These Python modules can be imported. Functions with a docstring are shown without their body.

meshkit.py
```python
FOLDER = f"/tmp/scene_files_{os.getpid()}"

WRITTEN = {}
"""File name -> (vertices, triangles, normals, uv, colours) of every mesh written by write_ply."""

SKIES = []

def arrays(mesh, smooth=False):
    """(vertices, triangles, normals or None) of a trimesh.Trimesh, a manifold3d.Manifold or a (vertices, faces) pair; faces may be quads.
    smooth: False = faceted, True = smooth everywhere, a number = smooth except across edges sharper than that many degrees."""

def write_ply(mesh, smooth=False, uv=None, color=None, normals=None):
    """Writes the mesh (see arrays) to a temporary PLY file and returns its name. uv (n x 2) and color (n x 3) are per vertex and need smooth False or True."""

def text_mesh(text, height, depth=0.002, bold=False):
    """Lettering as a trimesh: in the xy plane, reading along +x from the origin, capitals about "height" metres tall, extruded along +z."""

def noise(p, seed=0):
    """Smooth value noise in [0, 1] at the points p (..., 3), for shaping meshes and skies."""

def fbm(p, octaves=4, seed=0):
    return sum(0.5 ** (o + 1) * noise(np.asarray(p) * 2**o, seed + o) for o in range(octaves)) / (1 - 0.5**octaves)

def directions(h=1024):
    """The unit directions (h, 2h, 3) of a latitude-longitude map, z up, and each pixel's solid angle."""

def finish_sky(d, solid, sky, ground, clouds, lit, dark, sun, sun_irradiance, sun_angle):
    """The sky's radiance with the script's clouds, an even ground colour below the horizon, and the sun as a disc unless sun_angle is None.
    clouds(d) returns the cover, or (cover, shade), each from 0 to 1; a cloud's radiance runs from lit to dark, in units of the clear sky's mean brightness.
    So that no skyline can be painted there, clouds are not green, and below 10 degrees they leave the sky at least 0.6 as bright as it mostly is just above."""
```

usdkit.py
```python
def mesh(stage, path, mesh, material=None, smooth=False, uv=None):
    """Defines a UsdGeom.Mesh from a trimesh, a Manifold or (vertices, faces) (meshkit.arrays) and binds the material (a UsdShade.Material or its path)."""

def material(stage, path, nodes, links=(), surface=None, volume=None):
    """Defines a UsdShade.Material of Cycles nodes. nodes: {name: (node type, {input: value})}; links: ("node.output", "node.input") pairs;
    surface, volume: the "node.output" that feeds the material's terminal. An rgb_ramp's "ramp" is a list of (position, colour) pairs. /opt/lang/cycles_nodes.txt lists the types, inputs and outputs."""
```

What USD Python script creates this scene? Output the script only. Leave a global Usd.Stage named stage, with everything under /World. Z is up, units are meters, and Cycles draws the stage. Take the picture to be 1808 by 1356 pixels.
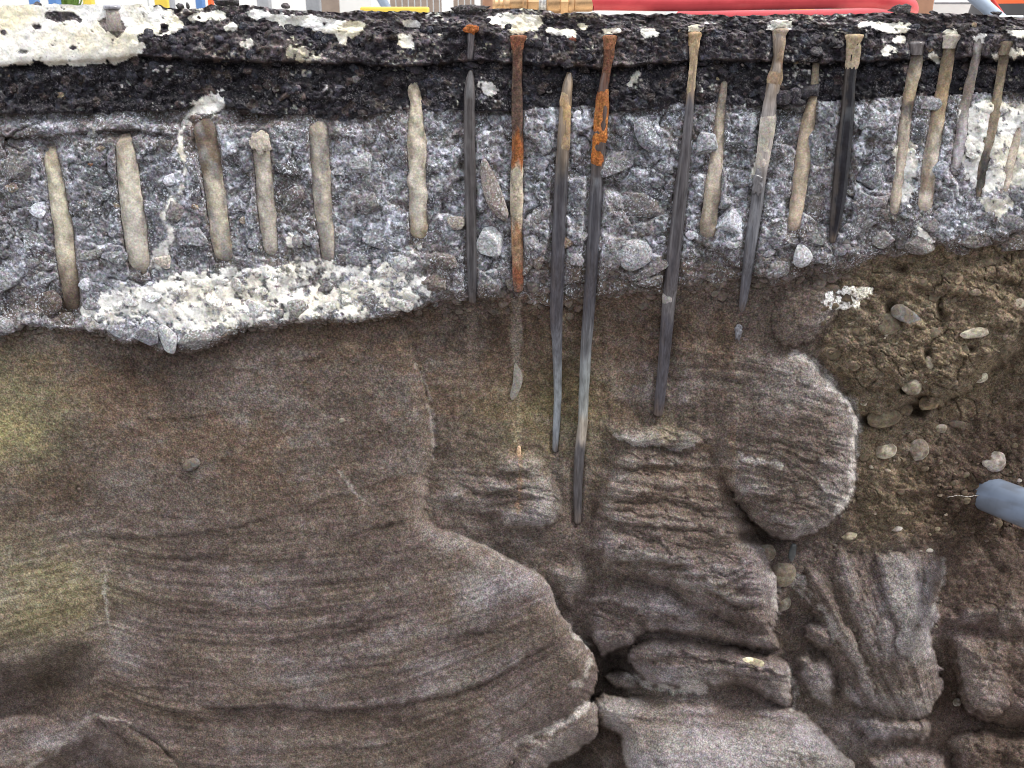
import math, random
import numpy as np
import trimesh, shapely, usdkit, meshkit
from scipy import ndimage
from scipy.spatial import cKDTree
from scipy.interpolate import RBFInterpolator
from pxr import Usd, UsdGeom, UsdLux, UsdShade, Gf, Sdf, Vt

rng = np.random.default_rng(7)
stage = Usd.Stage.CreateInMemory()
UsdGeom.SetStageUpAxis(stage, UsdGeom.Tokens.z)
UsdGeom.SetStageMetersPerUnit(stage, 1.0)
UsdGeom.Xform.Define(stage, '/World')
UsdGeom.Scope.Define(stage, '/World/Looks')

# ------------------------------------------------------------------ camera, sky, sun, exposure
FOC, CU, CV = 1700.0, 904.0, 678.0          # the photograph's lens in its own pixels
DIST = 1.80                                  # camera to the plane of the cut
PITCH = math.atan2(CV - 33.0, FOC)           # the eye is level with the road surface
EXPOSURE = 1.45
SUN_DIR = np.array([0.56, -0.28, 1.00])      # towards the veiled sun: high, a little to the right
SUN_DIR /= np.linalg.norm(SUN_DIR)

cam = UsdGeom.Camera.Define(stage, '/World/camera')
cam.CreateHorizontalApertureAttr(25.5)
cam.CreateVerticalApertureAttr(25.5 * 0.75)
cam.CreateFocalLengthAttr(25.5 * FOC / 1808.0)
cam.CreateClippingRangeAttr(Gf.Vec2f(0.02, 500))
cam.CreateFStopAttr(7.0)
cam.CreateFocusDistanceAttr(1.95)
cam.CreateExposureAttr(EXPOSURE)
_x = UsdGeom.Xformable(cam)
_x.AddTranslateOp().Set(Gf.Vec3d(0, -DIST, 0))
_x.AddRotateXOp().Set(90.0 - math.degrees(PITCH))

ELEV = math.asin(SUN_DIR[2])
ROT = math.atan2(SUN_DIR[0], SUN_DIR[1])
sky_mat = usdkit.material(stage, '/World/Looks/sky_look', {
    'sky': ('sky_texture', {'sky_type': 'single_scattering', 'sun_disc': False, 'sun_elevation': ELEV, 'sun_rotation': ROT,
                            'aerosol_density': 2.5, 'air_density': 1.0, 'ozone_density': 1.0}),
    'tc': ('texture_coordinate', {}),
    'mp': ('mapping', {'scale': (1.0, 1.0, 2.6)}),
    'n': ('noise_texture', {'scale': 1.6, 'detail': 6.0, 'roughness': 0.55}),
    'r': ('rgb_ramp', {'ramp': [(0.0, (0.8,) * 3), (0.42, (0.82,) * 3), (0.62, (0.95,) * 3), (1.0, (0.97,) * 3)]}),
    'cl': ('rgb_to_bw', {}),
    'xyz': ('separate_xyz', {}),
    'el': ('map_range', {'from_min': 0.0, 'from_max': 1.0, 'to_min': 0.5, 'to_max': 1.5, 'clamp': True}),   # an overcast sky is three times as bright overhead as at the horizon
    'cc': ('mix_color', {'blend_type': 'multiply', 'fac': 1.0, 'a': (4.4, 4.45, 4.5), 'use_clamp': False}),
    'mx': ('mix_color', {'use_clamp': False}),
    'bg': ('background_shader', {'strength': 0.125}),
}, [('tc.generated', 'mp.vector'), ('mp.vector', 'n.vector'), ('n.fac', 'r.fac'), ('r.color', 'cl.color'), ('cl.val', 'mx.fac'),
    ('tc.generated', 'xyz.vector'), ('xyz.z', 'el.value'), ('el.result', 'cc.b'), ('cc.result', 'mx.b'), ('sky.color', 'mx.a'), ('mx.result', 'bg.color')], surface='bg.background')
dome = UsdLux.DomeLight.Define(stage, '/World/sky')
UsdShade.MaterialBindingAPI.Apply(dome.GetPrim()).Bind(sky_mat)
dome.GetPrim().SetCustomDataByKey('kind', 'structure')

sun = UsdLux.DistantLight.Define(stage, '/World/sun')
sun.CreateIntensityAttr(0.40)
sun.CreateNormalizeAttr(True)
sun.CreateAngleAttr(13.0)
sun.CreateColorAttr(Gf.Vec3f(1.0, 0.95, 0.88))
_s = UsdGeom.Xformable(sun)
_zx = Gf.Rotation(Gf.Vec3d(0, 0, 1), Gf.Vec3d(*map(float, SUN_DIR)))
_s.AddTransformOp().Set(Gf.Matrix4d().SetRotate(_zx))

# ------------------------------------------------------------------ helpers
def ray(u, v):
    u, v = np.asarray(u, float), np.asarray(v, float)
    xc, yc = (u - CU) / FOC, -(v - CV) / FOC
    cp, sp = math.cos(PITCH), math.sin(PITCH)
    return np.stack([xc, cp + yc * sp, -sp + yc * cp], -1)

def at(u, v, out=0.0):
    """The point seen at photo pixel (u, v) on the plane standing 'out' metres in front of the plane of the cut."""
    r = ray(u, v)
    t = (DIST - np.asarray(out, float)) / r[..., 1]
    p = r * t[..., None]
    p[..., 1] -= DIST
    return p

def mpp(u, v, out=0.0):
    r = ray(u, v)
    return (DIST - out) / r[..., 1] / FOC

USED = {}
def numbered(name, parent):
    k = (parent, name)
    n = USED.get(k, 0)
    USED[k] = n + 1
    return name if n == 0 else f'{name}_{n:03d}'

def data(prim, **kw):
    for k, v in kw.items():
        if v is not None:
            prim.SetCustomDataByKey(k, v)
    return prim

def thing(name, label=None, cat=None, group=None, kind=None, loc=None):
    p = f"/World/{numbered(name, '/World')}"
    x = UsdGeom.Xform.Define(stage, p)
    if loc is not None:
        x.AddTranslateOp().Set(Gf.Vec3d(*map(float, loc)))
    data(x.GetPrim(), label=label, category=cat, group=group, kind=kind)
    return p

def put(name, mesh, mat, parent='/World', tone=None, smooth=30, label=None, cat=None, group=None, kind=None, shift=None):
    p = f'{parent}/{numbered(name, parent)}'
    if tone is not None and smooth not in (False, True):
        smooth = True
    if shift is not None:
        mesh = (meshkit.arrays(mesh)[0] - np.asarray(shift), meshkit.arrays(mesh)[1])
    m = usdkit.mesh(stage, p, mesh, mat, smooth=smooth)
    if tone is not None:
        tone = np.asarray(tone, np.float32)
        pv = UsdGeom.PrimvarsAPI(m)
        if tone.ndim == 1:
            tone = np.tile(tone, (len(m.GetPointsAttr().Get()), 1))
        pv.CreatePrimvar('tone', Sdf.ValueTypeNames.Color3fArray, 'vertex').Set(Vt.Vec3fArray.FromNumpy(np.ascontiguousarray(tone)))
    data(m.GetPrim(), label=label, category=cat, group=group, kind=kind)
    return p

TAB = rng.random((16, 256, 256))
def N(x, y, seed=0):
    """2-D value noise in [0, 1]."""
    x, y = np.asarray(x, float) + 37.3 * (seed % 91), np.asarray(y, float) + 91.7 * (seed % 53)
    xi, yi = np.floor(x).astype(np.int64), np.floor(y).astype(np.int64)
    fx, fy = x - xi, y - yi
    fx = fx * fx * fx * (fx * (6 * fx - 15) + 10)
    fy = fy * fy * fy * (fy * (6 * fy - 15) + 10)
    T = TAB[seed % 16]
    x0, x1, y0, y1 = xi & 255, (xi + 1) & 255, yi & 255, (yi + 1) & 255
    a = T[x0, y0] * (1 - fx) + T[x1, y0] * fx
    b = T[x0, y1] * (1 - fx) + T[x1, y1] * fx
    return a * (1 - fy) + b * fy

def F(x, y, octaves=4, seed=0, gain=0.5):
    """fbm, about -1 to 1."""
    s, w, tot = 0, 1.0, 0
    for o in range(octaves):
        c, sn = math.cos(0.6 * o), math.sin(0.6 * o)
        xx, yy = (c * x - sn * y) * 2 ** o, (sn * x + c * y) * 2 ** o
        s = s + w * (N(xx, yy, seed + o) * 2 - 1)
        tot += w
        w *= gain
    return s / tot * 1.5

def sstep(a, b, x):
    t = np.clip((x - a) / (b - a), 0, 1)
    return t * t * (3 - 2 * t)

def cells(x, y, size, seed=0, jitter=0.9):
    """Nearest and second nearest of jittered cell points: id, distances and offset to the nearest (in cell sizes)."""
    gx, gy = x / size, y / size
    ix, iy = np.floor(gx).astype(int), np.floor(gy).astype(int)
    f1 = np.full(x.shape, 9.0); f2 = np.full(x.shape, 9.0)
    dx1 = np.zeros(x.shape); dy1 = np.zeros(x.shape); idn = np.zeros(x.shape, int)
    A, B = TAB[(seed * 3) % 16], TAB[(seed * 3 + 1) % 16]
    for a in (-1, 0, 1):
        for b in (-1, 0, 1):
            cx, cy = ix + a, iy + b
            px = cx + 0.5 + (A[(cx + seed * 17) & 255, cy & 255] - 0.5) * jitter
            py = cy + 0.5 + (B[(cx + seed * 17) & 255, cy & 255] - 0.5) * jitter
            dx, dy = gx - px, gy - py
            dd = np.hypot(dx, dy)
            near = dd < f1
            f2 = np.where(near, f1, np.minimum(f2, dd))
            f1 = np.where(near, dd, f1)
            dx1 = np.where(near, dx, dx1); dy1 = np.where(near, dy, dy1)
            idn = np.where(near, ((cx & 255) * 256 + (cy & 255)), idn)
    return idn, f1, f2, dx1, dy1

def rand_of(idn, k):
    T = TAB[k % 16].ravel()
    return T[(idn * 7 + k * 131) % 65536]

# ------------------------------------------------------------------ materials
def ground_look(name, grain=480, lo=0.55, hi=1.7, rough=0.92, spec=0.15, bump=0.5, bump_dist=0.0012, speck=None, speck_amt=0.0, speck_col=(0.75, 0.78, 0.85),
                grain2=150, g2=0.25, sharp=0.5):
    """Rough mineral: the mesh's own tone times a fine grain, with sparse pale specks."""
    nodes = {
        'a': ('attribute', {'attribute': 'tone'}),
        'g': ('geometry', {}),
        'n1': ('noise_texture', {'scale': grain, 'detail': 2.0, 'roughness': 0.6}),
        'r1': ('rgb_ramp', {'ramp': [(0.28, (lo,) * 3), (sharp, (1.0,) * 3), (0.74, (hi,) * 3)]}),
        'm1': ('mix_color', {'blend_type': 'multiply', 'fac': 1.0, 'use_clamp': False}),
        'n2': ('noise_texture', {'scale': grain2, 'detail': 3.0, 'roughness': 0.6}),
        'r2': ('rgb_ramp', {'ramp': [(0.25, (1 - g2,) * 3), (0.75, (1 + g2,) * 3)]}),
        'm2': ('mix_color', {'blend_type': 'multiply', 'fac': 1.0, 'use_clamp': False}),
        'v': ('voronoi_texture', {'scale': grain * 0.9}),
        'hs': ('hsv', {'saturation': 0.45, 'value': 1.0}),
        'mh': ('mix_color', {'blend_type': 'soft_light', 'fac': 0.30, 'use_clamp': False}),
        'b': ('bump', {'strength': bump, 'distance': bump_dist}),
        'p': ('principled_bsdf', {'roughness': rough, 'specular_ior_level': spec, 'diffuse_roughness': 0.6}),
    }
    links = [('g.position', 'n1.vector'), ('g.position', 'n2.vector'), ('g.position', 'v.vector'), ('n1.fac', 'r1.fac'), ('a.color', 'm1.a'), ('r1.color', 'm1.b'),
             ('n2.fac', 'r2.fac'), ('m1.result', 'm2.a'), ('r2.color', 'm2.b'), ('v.color', 'hs.color'), ('m2.result', 'mh.a'), ('hs.color', 'mh.b'),
             ('n1.fac', 'b.height'), ('b.normal', 'p.normal')]
    last = 'mh.result'
    if speck:
        nodes |= {'ns': ('noise_texture', {'scale': speck, 'detail': 1.0, 'roughness': 0.6}),
                  'nm': ('noise_texture', {'scale': 28.0, 'detail': 3.0}),
                  'rs': ('rgb_ramp', {'ramp': [(0.57, (0, 0, 0)), (0.66, (1, 1, 1))]}),
                  'rm': ('rgb_ramp', {'ramp': [(0.40, (0.15,) * 3), (0.62, (1, 1, 1))]}),
                  'mm': ('mix_color', {'blend_type': 'multiply', 'fac': 1.0}),
                  'bw': ('rgb_to_bw', {}),
                  'ma': ('math', {'math_type': 'multiply', 'value2': speck_amt}),
                  'ms': ('mix_color', {'b': speck_col, 'use_clamp': False})}
        links += [('g.position', 'ns.vector'), ('g.position', 'nm.vector'), ('ns.fac', 'rs.fac'), ('nm.fac', 'rm.fac'), ('rs.color', 'mm.a'), ('rm.color', 'mm.b'),
                  ('mm.result', 'bw.color'), ('bw.val', 'ma.value1'), ('ma.value', 'ms.fac'), (last, 'ms.a')]
        last = 'ms.result'
    links.append((last, 'p.base_color'))
    return usdkit.material(stage, f'/World/Looks/{name}', nodes, links, surface='p.BSDF')

def plain(name, color, rough=0.5, metallic=0.0, spec=0.5, grain=60.0, var=0.12, bump=0.05, tone=False, coat=0.0, stretch=1.0):
    nodes = {'g': ('geometry', {}), 'mp': ('mapping', {'scale': (1.0, 1.0, stretch)}), 'n': ('noise_texture', {'scale': grain, 'detail': 5.0, 'roughness': 0.65}),
             'r': ('rgb_ramp', {'ramp': [(0.25, tuple(max(0, c * (1 - var)) for c in color)), (0.75, tuple(c * (1 + var) for c in color))]}),
             'rr': ('rgb_ramp', {'ramp': [(0.3, (max(0.02, rough - 0.1),) * 3), (0.7, (min(1, rough + 0.12),) * 3)]}), 'bw': ('rgb_to_bw', {}),
             'b': ('bump', {'strength': bump, 'distance': 0.001}),
             'p': ('principled_bsdf', {'metallic': metallic, 'specular_ior_level': spec, 'coat_weight': coat})}
    links = [('g.position', 'mp.vector'), ('mp.vector', 'n.vector'), ('n.fac', 'r.fac'), ('n.fac', 'rr.fac'), ('rr.color', 'bw.color'), ('bw.val', 'p.roughness'), ('n.fac', 'b.height'), ('b.normal', 'p.normal')]
    if tone:
        nodes |= {'a': ('attribute', {'attribute': 'tone'}), 'm': ('mix_color', {'blend_type': 'multiply', 'fac': 1.0, 'use_clamp': False})}
        links += [('a.color', 'm.a'), ('r.color', 'm.b'), ('m.result', 'p.base_color')]
    else:
        links.append(('r.color', 'p.base_color'))
    return usdkit.material(stage, f'/World/Looks/{name}', nodes, links, surface='p.BSDF')

SAND = ground_look('sand', grain=300, lo=0.45, hi=1.95, bump=0.7, bump_dist=0.0016, grain2=110, g2=0.25)
DIRT = ground_look('dirt', grain=280, lo=0.40, hi=2.0, bump=0.6, bump_dist=0.0018, grain2=90, g2=0.3)
CONC = ground_look('concrete', grain=230, lo=0.42, hi=1.75, bump=0.8, bump_dist=0.0022, speck=260, speck_amt=0.8, speck_col=(0.70, 0.74, 0.82), rough=0.85, spec=0.25)
ASPH = ground_look('asphalt', grain=240, lo=0.45, hi=1.9, rough=0.66, spec=0.28, bump=0.8, bump_dist=0.002, speck=330, speck_amt=0.30, speck_col=(0.5, 0.46, 0.48))
CRUST = ground_look('white_crust', grain=260, lo=0.75, hi=1.15, rough=0.8, spec=0.2, bump=0.5, bump_dist=0.0015, grain2=90, g2=0.12)
STONE = ground_look('stone', grain=260, lo=0.55, hi=1.55, rough=0.85, spec=0.25, bump=0.6, bump_dist=0.0014, speck=260, speck_amt=0.5, grain2=100, g2=0.3)
PEBBLE = ground_look('pebble', grain=260, lo=0.65, hi=1.25, rough=0.75, spec=0.25, bump=0.35, bump_dist=0.001, grain2=70, g2=0.4)
GROUT = ground_look('grout', grain=330, lo=0.78, hi=1.36, rough=0.9, spec=0.15, bump=0.4, bump_dist=0.0008, grain2=70, g2=0.28)
STEEL = plain('dark_steel', (0.74, 0.74, 0.80), rough=0.20, spec=0.8, grain=230, var=0.55, bump=0.22, tone=True, coat=0.2, stretch=0.07)
BLACKPL = plain('black_plastic', (1, 1, 1), rough=0.20, spec=0.6, grain=50, var=0.25, bump=0.05, tone=True)
RUST = ground_look('rust', grain=300, lo=0.5, hi=1.6, rough=0.9, spec=0.2, bump=0.9, bump_dist=0.002, grain2=110, g2=0.45)

# ------------------------------------------------------------------ the cut face: one relief sampled on the photograph's rays
S = 2.0
U1, V1 = np.arange(-160, 1970, S), np.arange(0, 1500, S)
U, V = np.meshgrid(U1, V1, indexing='ij')
def gi(u, v):
    """Grid coordinates of photo pixels."""
    return np.stack([(np.asarray(u, float) - U1[0]) / S, (np.asarray(v, float) - V1[0]) / S])
def sample(f, u, v, order=1):
    g = gi(u, v)
    return ndimage.map_coordinates(f, g.reshape(2, -1), order=order, mode='nearest').reshape(g.shape[1:])

def line(pts):
    p = np.array(pts, float)
    return lambda u: np.interp(u, p[:, 0], p[:, 1])

top_line = line([(-160, 12), (0, 12), (60, 10), (180, 9), (230, 10), (300, 13), (340, 18), (372, 10), (430, 11), (470, 14), (540, 20), (600, 23), (650, 20), (700, 22),
                 (780, 22), (810, 18), (860, 16), (900, 15), (950, 17), (985, 24), (1060, 26), (1200, 26), (1300, 28), (1400, 26), (1500, 26), (1560, 23), (1600, 22),
                 (1640, 25), (1700, 25), (1760, 28), (1808, 32), (1970, 36)])
mid_line = line([(-160, 118), (0, 115), (120, 110), (220, 104), (240, 96), (300, 104), (450, 110), (620, 112), (700, 118), (800, 112), (850, 108), (900, 112), (1000, 116),
                 (1060, 122), (1150, 112), (1250, 108), (1350, 108), (1450, 112), (1550, 108), (1700, 102), (1808, 105), (1970, 105)])
asph_line = line([(-160, 205), (0, 203), (90, 200), (180, 198), (300, 196), (340, 186), (380, 180), (430, 196), (470, 205), (560, 206), (600, 216), (640, 206), (700, 194),
                  (860, 196), (900, 196), (980, 189), (1050, 186), (1075, 200), (1140, 195), (1200, 183), (1290, 186), (1350, 188), (1380, 190), (1430, 180), (1500, 178),
                  (1560, 173), (1640, 168), (1740, 164), (1808, 165), (1970, 168)])
conc_line = line([(-160, 596), (0, 592), (60, 578), (110, 590), (150, 587), (230, 604), (262, 600), (285, 622), (320, 622), (370, 612), (420, 588), (470, 578), (540, 572),
                  (620, 570), (700, 560), (760, 545), (800, 536), (830, 532), (900, 520), (930, 516), (970, 540), (1040, 522), (1100, 508), (1160, 512), (1250, 502),
                  (1340, 500), (1400, 488), (1440, 490), (1490, 470), (1540, 462), (1600, 448), (1700, 440), (1808, 430), (1970, 425)])

WU = U + 7 * F(U / 42, V / 42, 3, 3)
WV = V + 7 * F(U / 42, V / 42, 3, 11)
fine_u = 3.0 * F(U / 11, V / 11, 2, 21)
fine_v = 3.0 * F(U / 11, V / 11, 2, 31)

vt = top_line(U) + 3.0 * F(U / 16, 0 * U, 3, 5) - 1.0
V_W = np.where(V < 60, vt + V * (60 - vt) / 60.0, V)          # the upper rows follow the broken road edge
tA, tM, tC = V_W - mid_line(U + fine_u * 2) + 2.5 * F(U / 20, V / 20, 3, 41), V_W - asph_line(WU) + 3 * F(U / 15, V / 15, 3, 43), V_W - conc_line(WU + fine_u) + np.where(U > 740, 15.0, 7.0) * F(U / 55, V / 45, 4, 47, 0.65)

# large forms of the bank behind everything (metres, positive towards the camera)
ctrl = np.array([(-160, 560, -8), (300, 590, -8), (600, 580, -8), (735, 570, -20), (850, 560, -30), (1000, 540, -28), (1150, 520, -26), (1300, 510, -22), (1420, 510, -18),
                 (850, 650, -46), (950, 700, -52), (950, 800, -50), (1100, 650, -50), (1250, 620, -42), (1330, 600, -30), (800, 800, -44), (1060, 900, -52), (860, 960, -48), (1000, 960, -48),
                 (1000, 1060, -52), (1040, 1110, -70), (1080, 1180, -190), (1060, 1340, -130), (1250, 1000, -80), (1250, 1200, -52), (1300, 1340, -50), (1150, 1230, -78), (1390, 1200, -75),
                 (1600, 450, -26), (1808, 430, -26), (1970, 420, -30), (1450, 620, -50), (1450, 900, -85), (1550, 820, -72), (1650, 820, -82), (1700, 760, -105), (1808, 680, -130),
                 (1970, 660, -150), (1700, 880, -98), (1808, 830, -118), (1550, 960, -84), (1450, 1000, -108), (1400, 1100, -108), (1420, 1200, -98), (1500, 1200, -104), (1600, 1220, -104), (1500, 1300, -92), (1640, 1300, -112), (1690, 1060, -118), (1676, 1220, -160), (1808, 980, -128),
                 (1808, 1050, -105), (1808, 1300, -105), (1730, 1290, -140), (1560, 1340, -95), (1970, 1100, -210), (1560, 1480, -120), (1808, 1480, -140), (300, 900, -20), (0, 900, -20), (0, 1200, -60), (300, 1300, -40), (600, 1300, -40), (600, 1480, -30), (0, 1480, -30)], float)
cu, cv = np.meshgrid(np.arange(U1[0], U1[-1] + 24, 24), np.arange(0, V1[-1] + 24, 24), indexing='ij')
rb = RBFInterpolator(ctrl[:, :2], ctrl[:, 2] / 1000, kernel='linear', smoothing=0.0)(np.stack([cu.ravel(), cv.ravel()], 1)).reshape(cu.shape)
rb = ndimage.gaussian_filter(rb, 0.8)
back = ndimage.map_coordinates(rb, np.stack([(U - U1[0]) / 24, V / 24]), order=3, mode='nearest')

LUMP = np.zeros(U.shape, np.int16)           # which lump of the bank is in front
def crop(poly, pad):
    p = np.array(poly, float)
    a, b = p.min(0) - pad, p.max(0) + pad
    i0, i1 = np.clip(np.searchsorted(U1, [a[0], b[0]]), 0, len(U1))
    j0, j1 = np.clip(np.searchsorted(V1, [a[1], b[1]]), 0, len(V1))
    return slice(i0, i1), slice(j0, j1)

def inside(poly, sl, warp=1.0):
    p = shapely.Polygon(poly).buffer(0)
    uu, vv = WU[sl] * warp + U[sl] * (1 - warp) + fine_u[sl] * warp, WV[sl] * warp + V[sl] * (1 - warp) + fine_v[sl] * warp
    m = shapely.contains_xy(p, uu.ravel(), vv.ravel()).reshape(uu.shape)
    return m

def smooth_poly(poly, n=3):
    """Chaikin corner cutting."""
    p = np.array(poly, float)
    for _ in range(n):
        q = np.roll(p, -1, 0)
        p = np.stack([0.75 * p + 0.25 * q, 0.25 * p + 0.75 * q], 1).reshape(-1, 2)
    return p

def lump(d, poly, plane, H, w, lab=None, warp=0.7, power=0.5, n=2):
    """A lump with a rounded rim of height H over w pixels whose front follows plane: control points (u, v, mm)."""
    global LUMP
    poly = smooth_poly(poly, n)
    sl = crop(poly, 30)
    m = inside(poly, sl, warp)
    s = ndimage.distance_transform_edt(np.pad(m, 1))[1:-1, 1:-1] * S
    t = np.clip(s / w, 0, 1)
    prof = (1 - (1 - t) ** 2) ** power
    pl = np.array(plane, float)
    if len(pl) == 1:
        f = pl[0, 2]
    elif len(pl) == 2:
        a, b = pl[0], pl[1]
        k = ((U[sl] - a[0]) * (b[0] - a[0]) + (V[sl] - a[1]) * (b[1] - a[1])) / ((b[0] - a[0]) ** 2 + (b[1] - a[1]) ** 2)
        f = a[2] + (b[2] - a[2]) * sstep(-0.2, 1.2, k) * 1.0
    else:
        wgt, f = 0, 0
        for a in pl:
            g = 1 / (((U[sl] - a[0]) ** 2 + (V[sl] - a[1]) ** 2) + 3500.0)
            g = g ** 1.5
            wgt, f = wgt + g, f + g * a[2]
        f = f / wgt
    h = np.where(m, f / 1000 - H / 1000 * (1 - prof), -9)
    front = h > d[sl]
    d[sl] = np.where(front, h, d[sl]) if lab in (1, 20) else np.where(m, 0.5 * (d[sl] + h + np.sqrt((d[sl] - h) ** 2 + 0.016 ** 2)) - 0.003 * np.exp(-np.abs(d[sl] - h) / 0.02), d[sl])
    if lab is not None:
        LUMP[sl] = np.where(front, lab, LUMP[sl])
    return sl, m, s

def carve(d, poly, H, w, warp=0.7, n=2):
    poly = smooth_poly(poly, n)
    sl = crop(poly, 30)
    m = inside(poly, sl, warp)
    s = ndimage.distance_transform_edt(np.pad(m, 1))[1:-1, 1:-1] * S
    d[sl] -= H / 1000 * sstep(0, w, s) * m

def ledge(d, pts, H, L, lip=None, fade=60, warp=1.0, Llip=14):
    """A bedding step: the bed above the line stands proud, the one below is undercut by H mm and comes back over L pixels."""
    p = np.array(pts, float)
    lo, hi = p[:, 0].min(), p[:, 0].max()
    sl = crop([(lo - 5, p[:, 1].min() - 60), (hi + 5, p[:, 1].max() + 4 * L + 20)], 10)
    u, v = U[sl], V[sl]
    k = ndimage.gaussian_filter1d(np.interp(np.arange(lo - 60, hi + 60), p[:, 0], p[:, 1]), 7)
    t = WV[sl] * 0.55 * warp + v * (1 - 0.55 * warp) + 0.6 * fine_v[sl] - np.interp(u, np.arange(lo - 60, hi + 60), k)
    fade = min(fade, (hi - lo) * 0.4)
    win = sstep(lo, lo + fade, u) * sstep(hi, hi - fade, u) if True else 1
    win = np.clip((u - lo) / fade, 0, 1) * np.clip((hi - u) / fade, 0, 1)
    win = win * win * (3 - 2 * win)
    win = win * (0.55 + 0.9 * N(u / 70, v / 70, 77))
    below = np.where(t > 0, np.exp(-np.clip(t, 0, 400) / L) * sstep(-1, 4, t), 0)
    above = np.where(t <= 0, np.exp(np.clip(t, -400, 0) / Llip) * sstep(1, -3.5, t), 0)
    d[sl] += win * (above * (H * 0.45 if lip is None else lip) - below * H) / 1000

# --- the bank
ds = back.copy()
LABELS = {}
# the broad left face and the lobe it swells into
lump(ds, [(-400, 520), (720, 520), (742, 600), (752, 650), (766, 720), (768, 790), (757, 850), (748, 905), (770, 938), (800, 942), (850, 962), (900, 984), (945, 1007), (972, 1034), (986, 1080),
          (1010, 1112), (1040, 1140), (1058, 1172), (1055, 1205), (1035, 1245), (1000, 1275), (940, 1305), (905, 1340), (880, 1560), (-400, 1560)],
     [(-100, 600, -8), (300, 600, -8), (650, 600, -8), (0, 950, 12), (185, 940, -4), (100, 1100, 22), (185, 1110, -2), (420, 950, 8), (650, 850, 0), (740, 720, -8), (400, 1230, 26), (700, 1150, 36), (650, 1000, 20), (880, 1060, 44),
      (1000, 1170, 30), (185, 1200, 5), (300, 1320, 26), (700, 1330, 24), (880, 1250, 26), (0, 1330, -15), (800, 950, 2)], 62, 46, lab=1, warp=0.5)
LABELS[1] = 'broad smooth left face of banded brown sand swelling into a lobe'
# dark hollow at the lower left and the ridges under it
carve(ds, [(-300, 1190), (0, 1174), (60, 1150), (162, 1118), (178, 1180), (172, 1240), (140, 1275), (60, 1335), (-300, 1460)], 46, 70)
carve(ds, [(45, 1370), (110, 1312), (150, 1286), (205, 1300), (265, 1335), (300, 1380), (300, 1480), (20, 1480)], 40, 40)
lump(ds, [(-300, 1290), (30, 1262), (105, 1278), (112, 1300), (95, 1332), (40, 1380), (-300, 1520)], [(60, 1290, -12)], 30, 26, warp=0.8)
lump(ds, [(108, 1296), (140, 1262), (152, 1262), (120, 1305), (60, 1366), (30, 1390), (40, 1362)], [(100, 1300, -16)], 16, 12, warp=0.8)
lump(ds, [(170, 1262), (215, 1272), (255, 1292), (300, 1335), (330, 1380), (330, 1500), (280, 1500), (262, 1340), (225, 1300), (185, 1284)], [(230, 1300, 26)], 26, 18, warp=0.8)
# lump under the lobe
lump(ds, [(880, 1370), (910, 1310), (960, 1270), (1010, 1236), (1048, 1232), (1062, 1284), (1048, 1318), (1000, 1338), (962, 1352), (930, 1430), (880, 1430)], [(980, 1310, 24)], 60, 50, lab=2, power=0.8)
lump(ds, [(980, 1372), (1000, 1345), (1030, 1340), (1050, 1365), (1060, 1420), (975, 1420)], [(1010, 1360, -95)], 50, 30)
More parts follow.
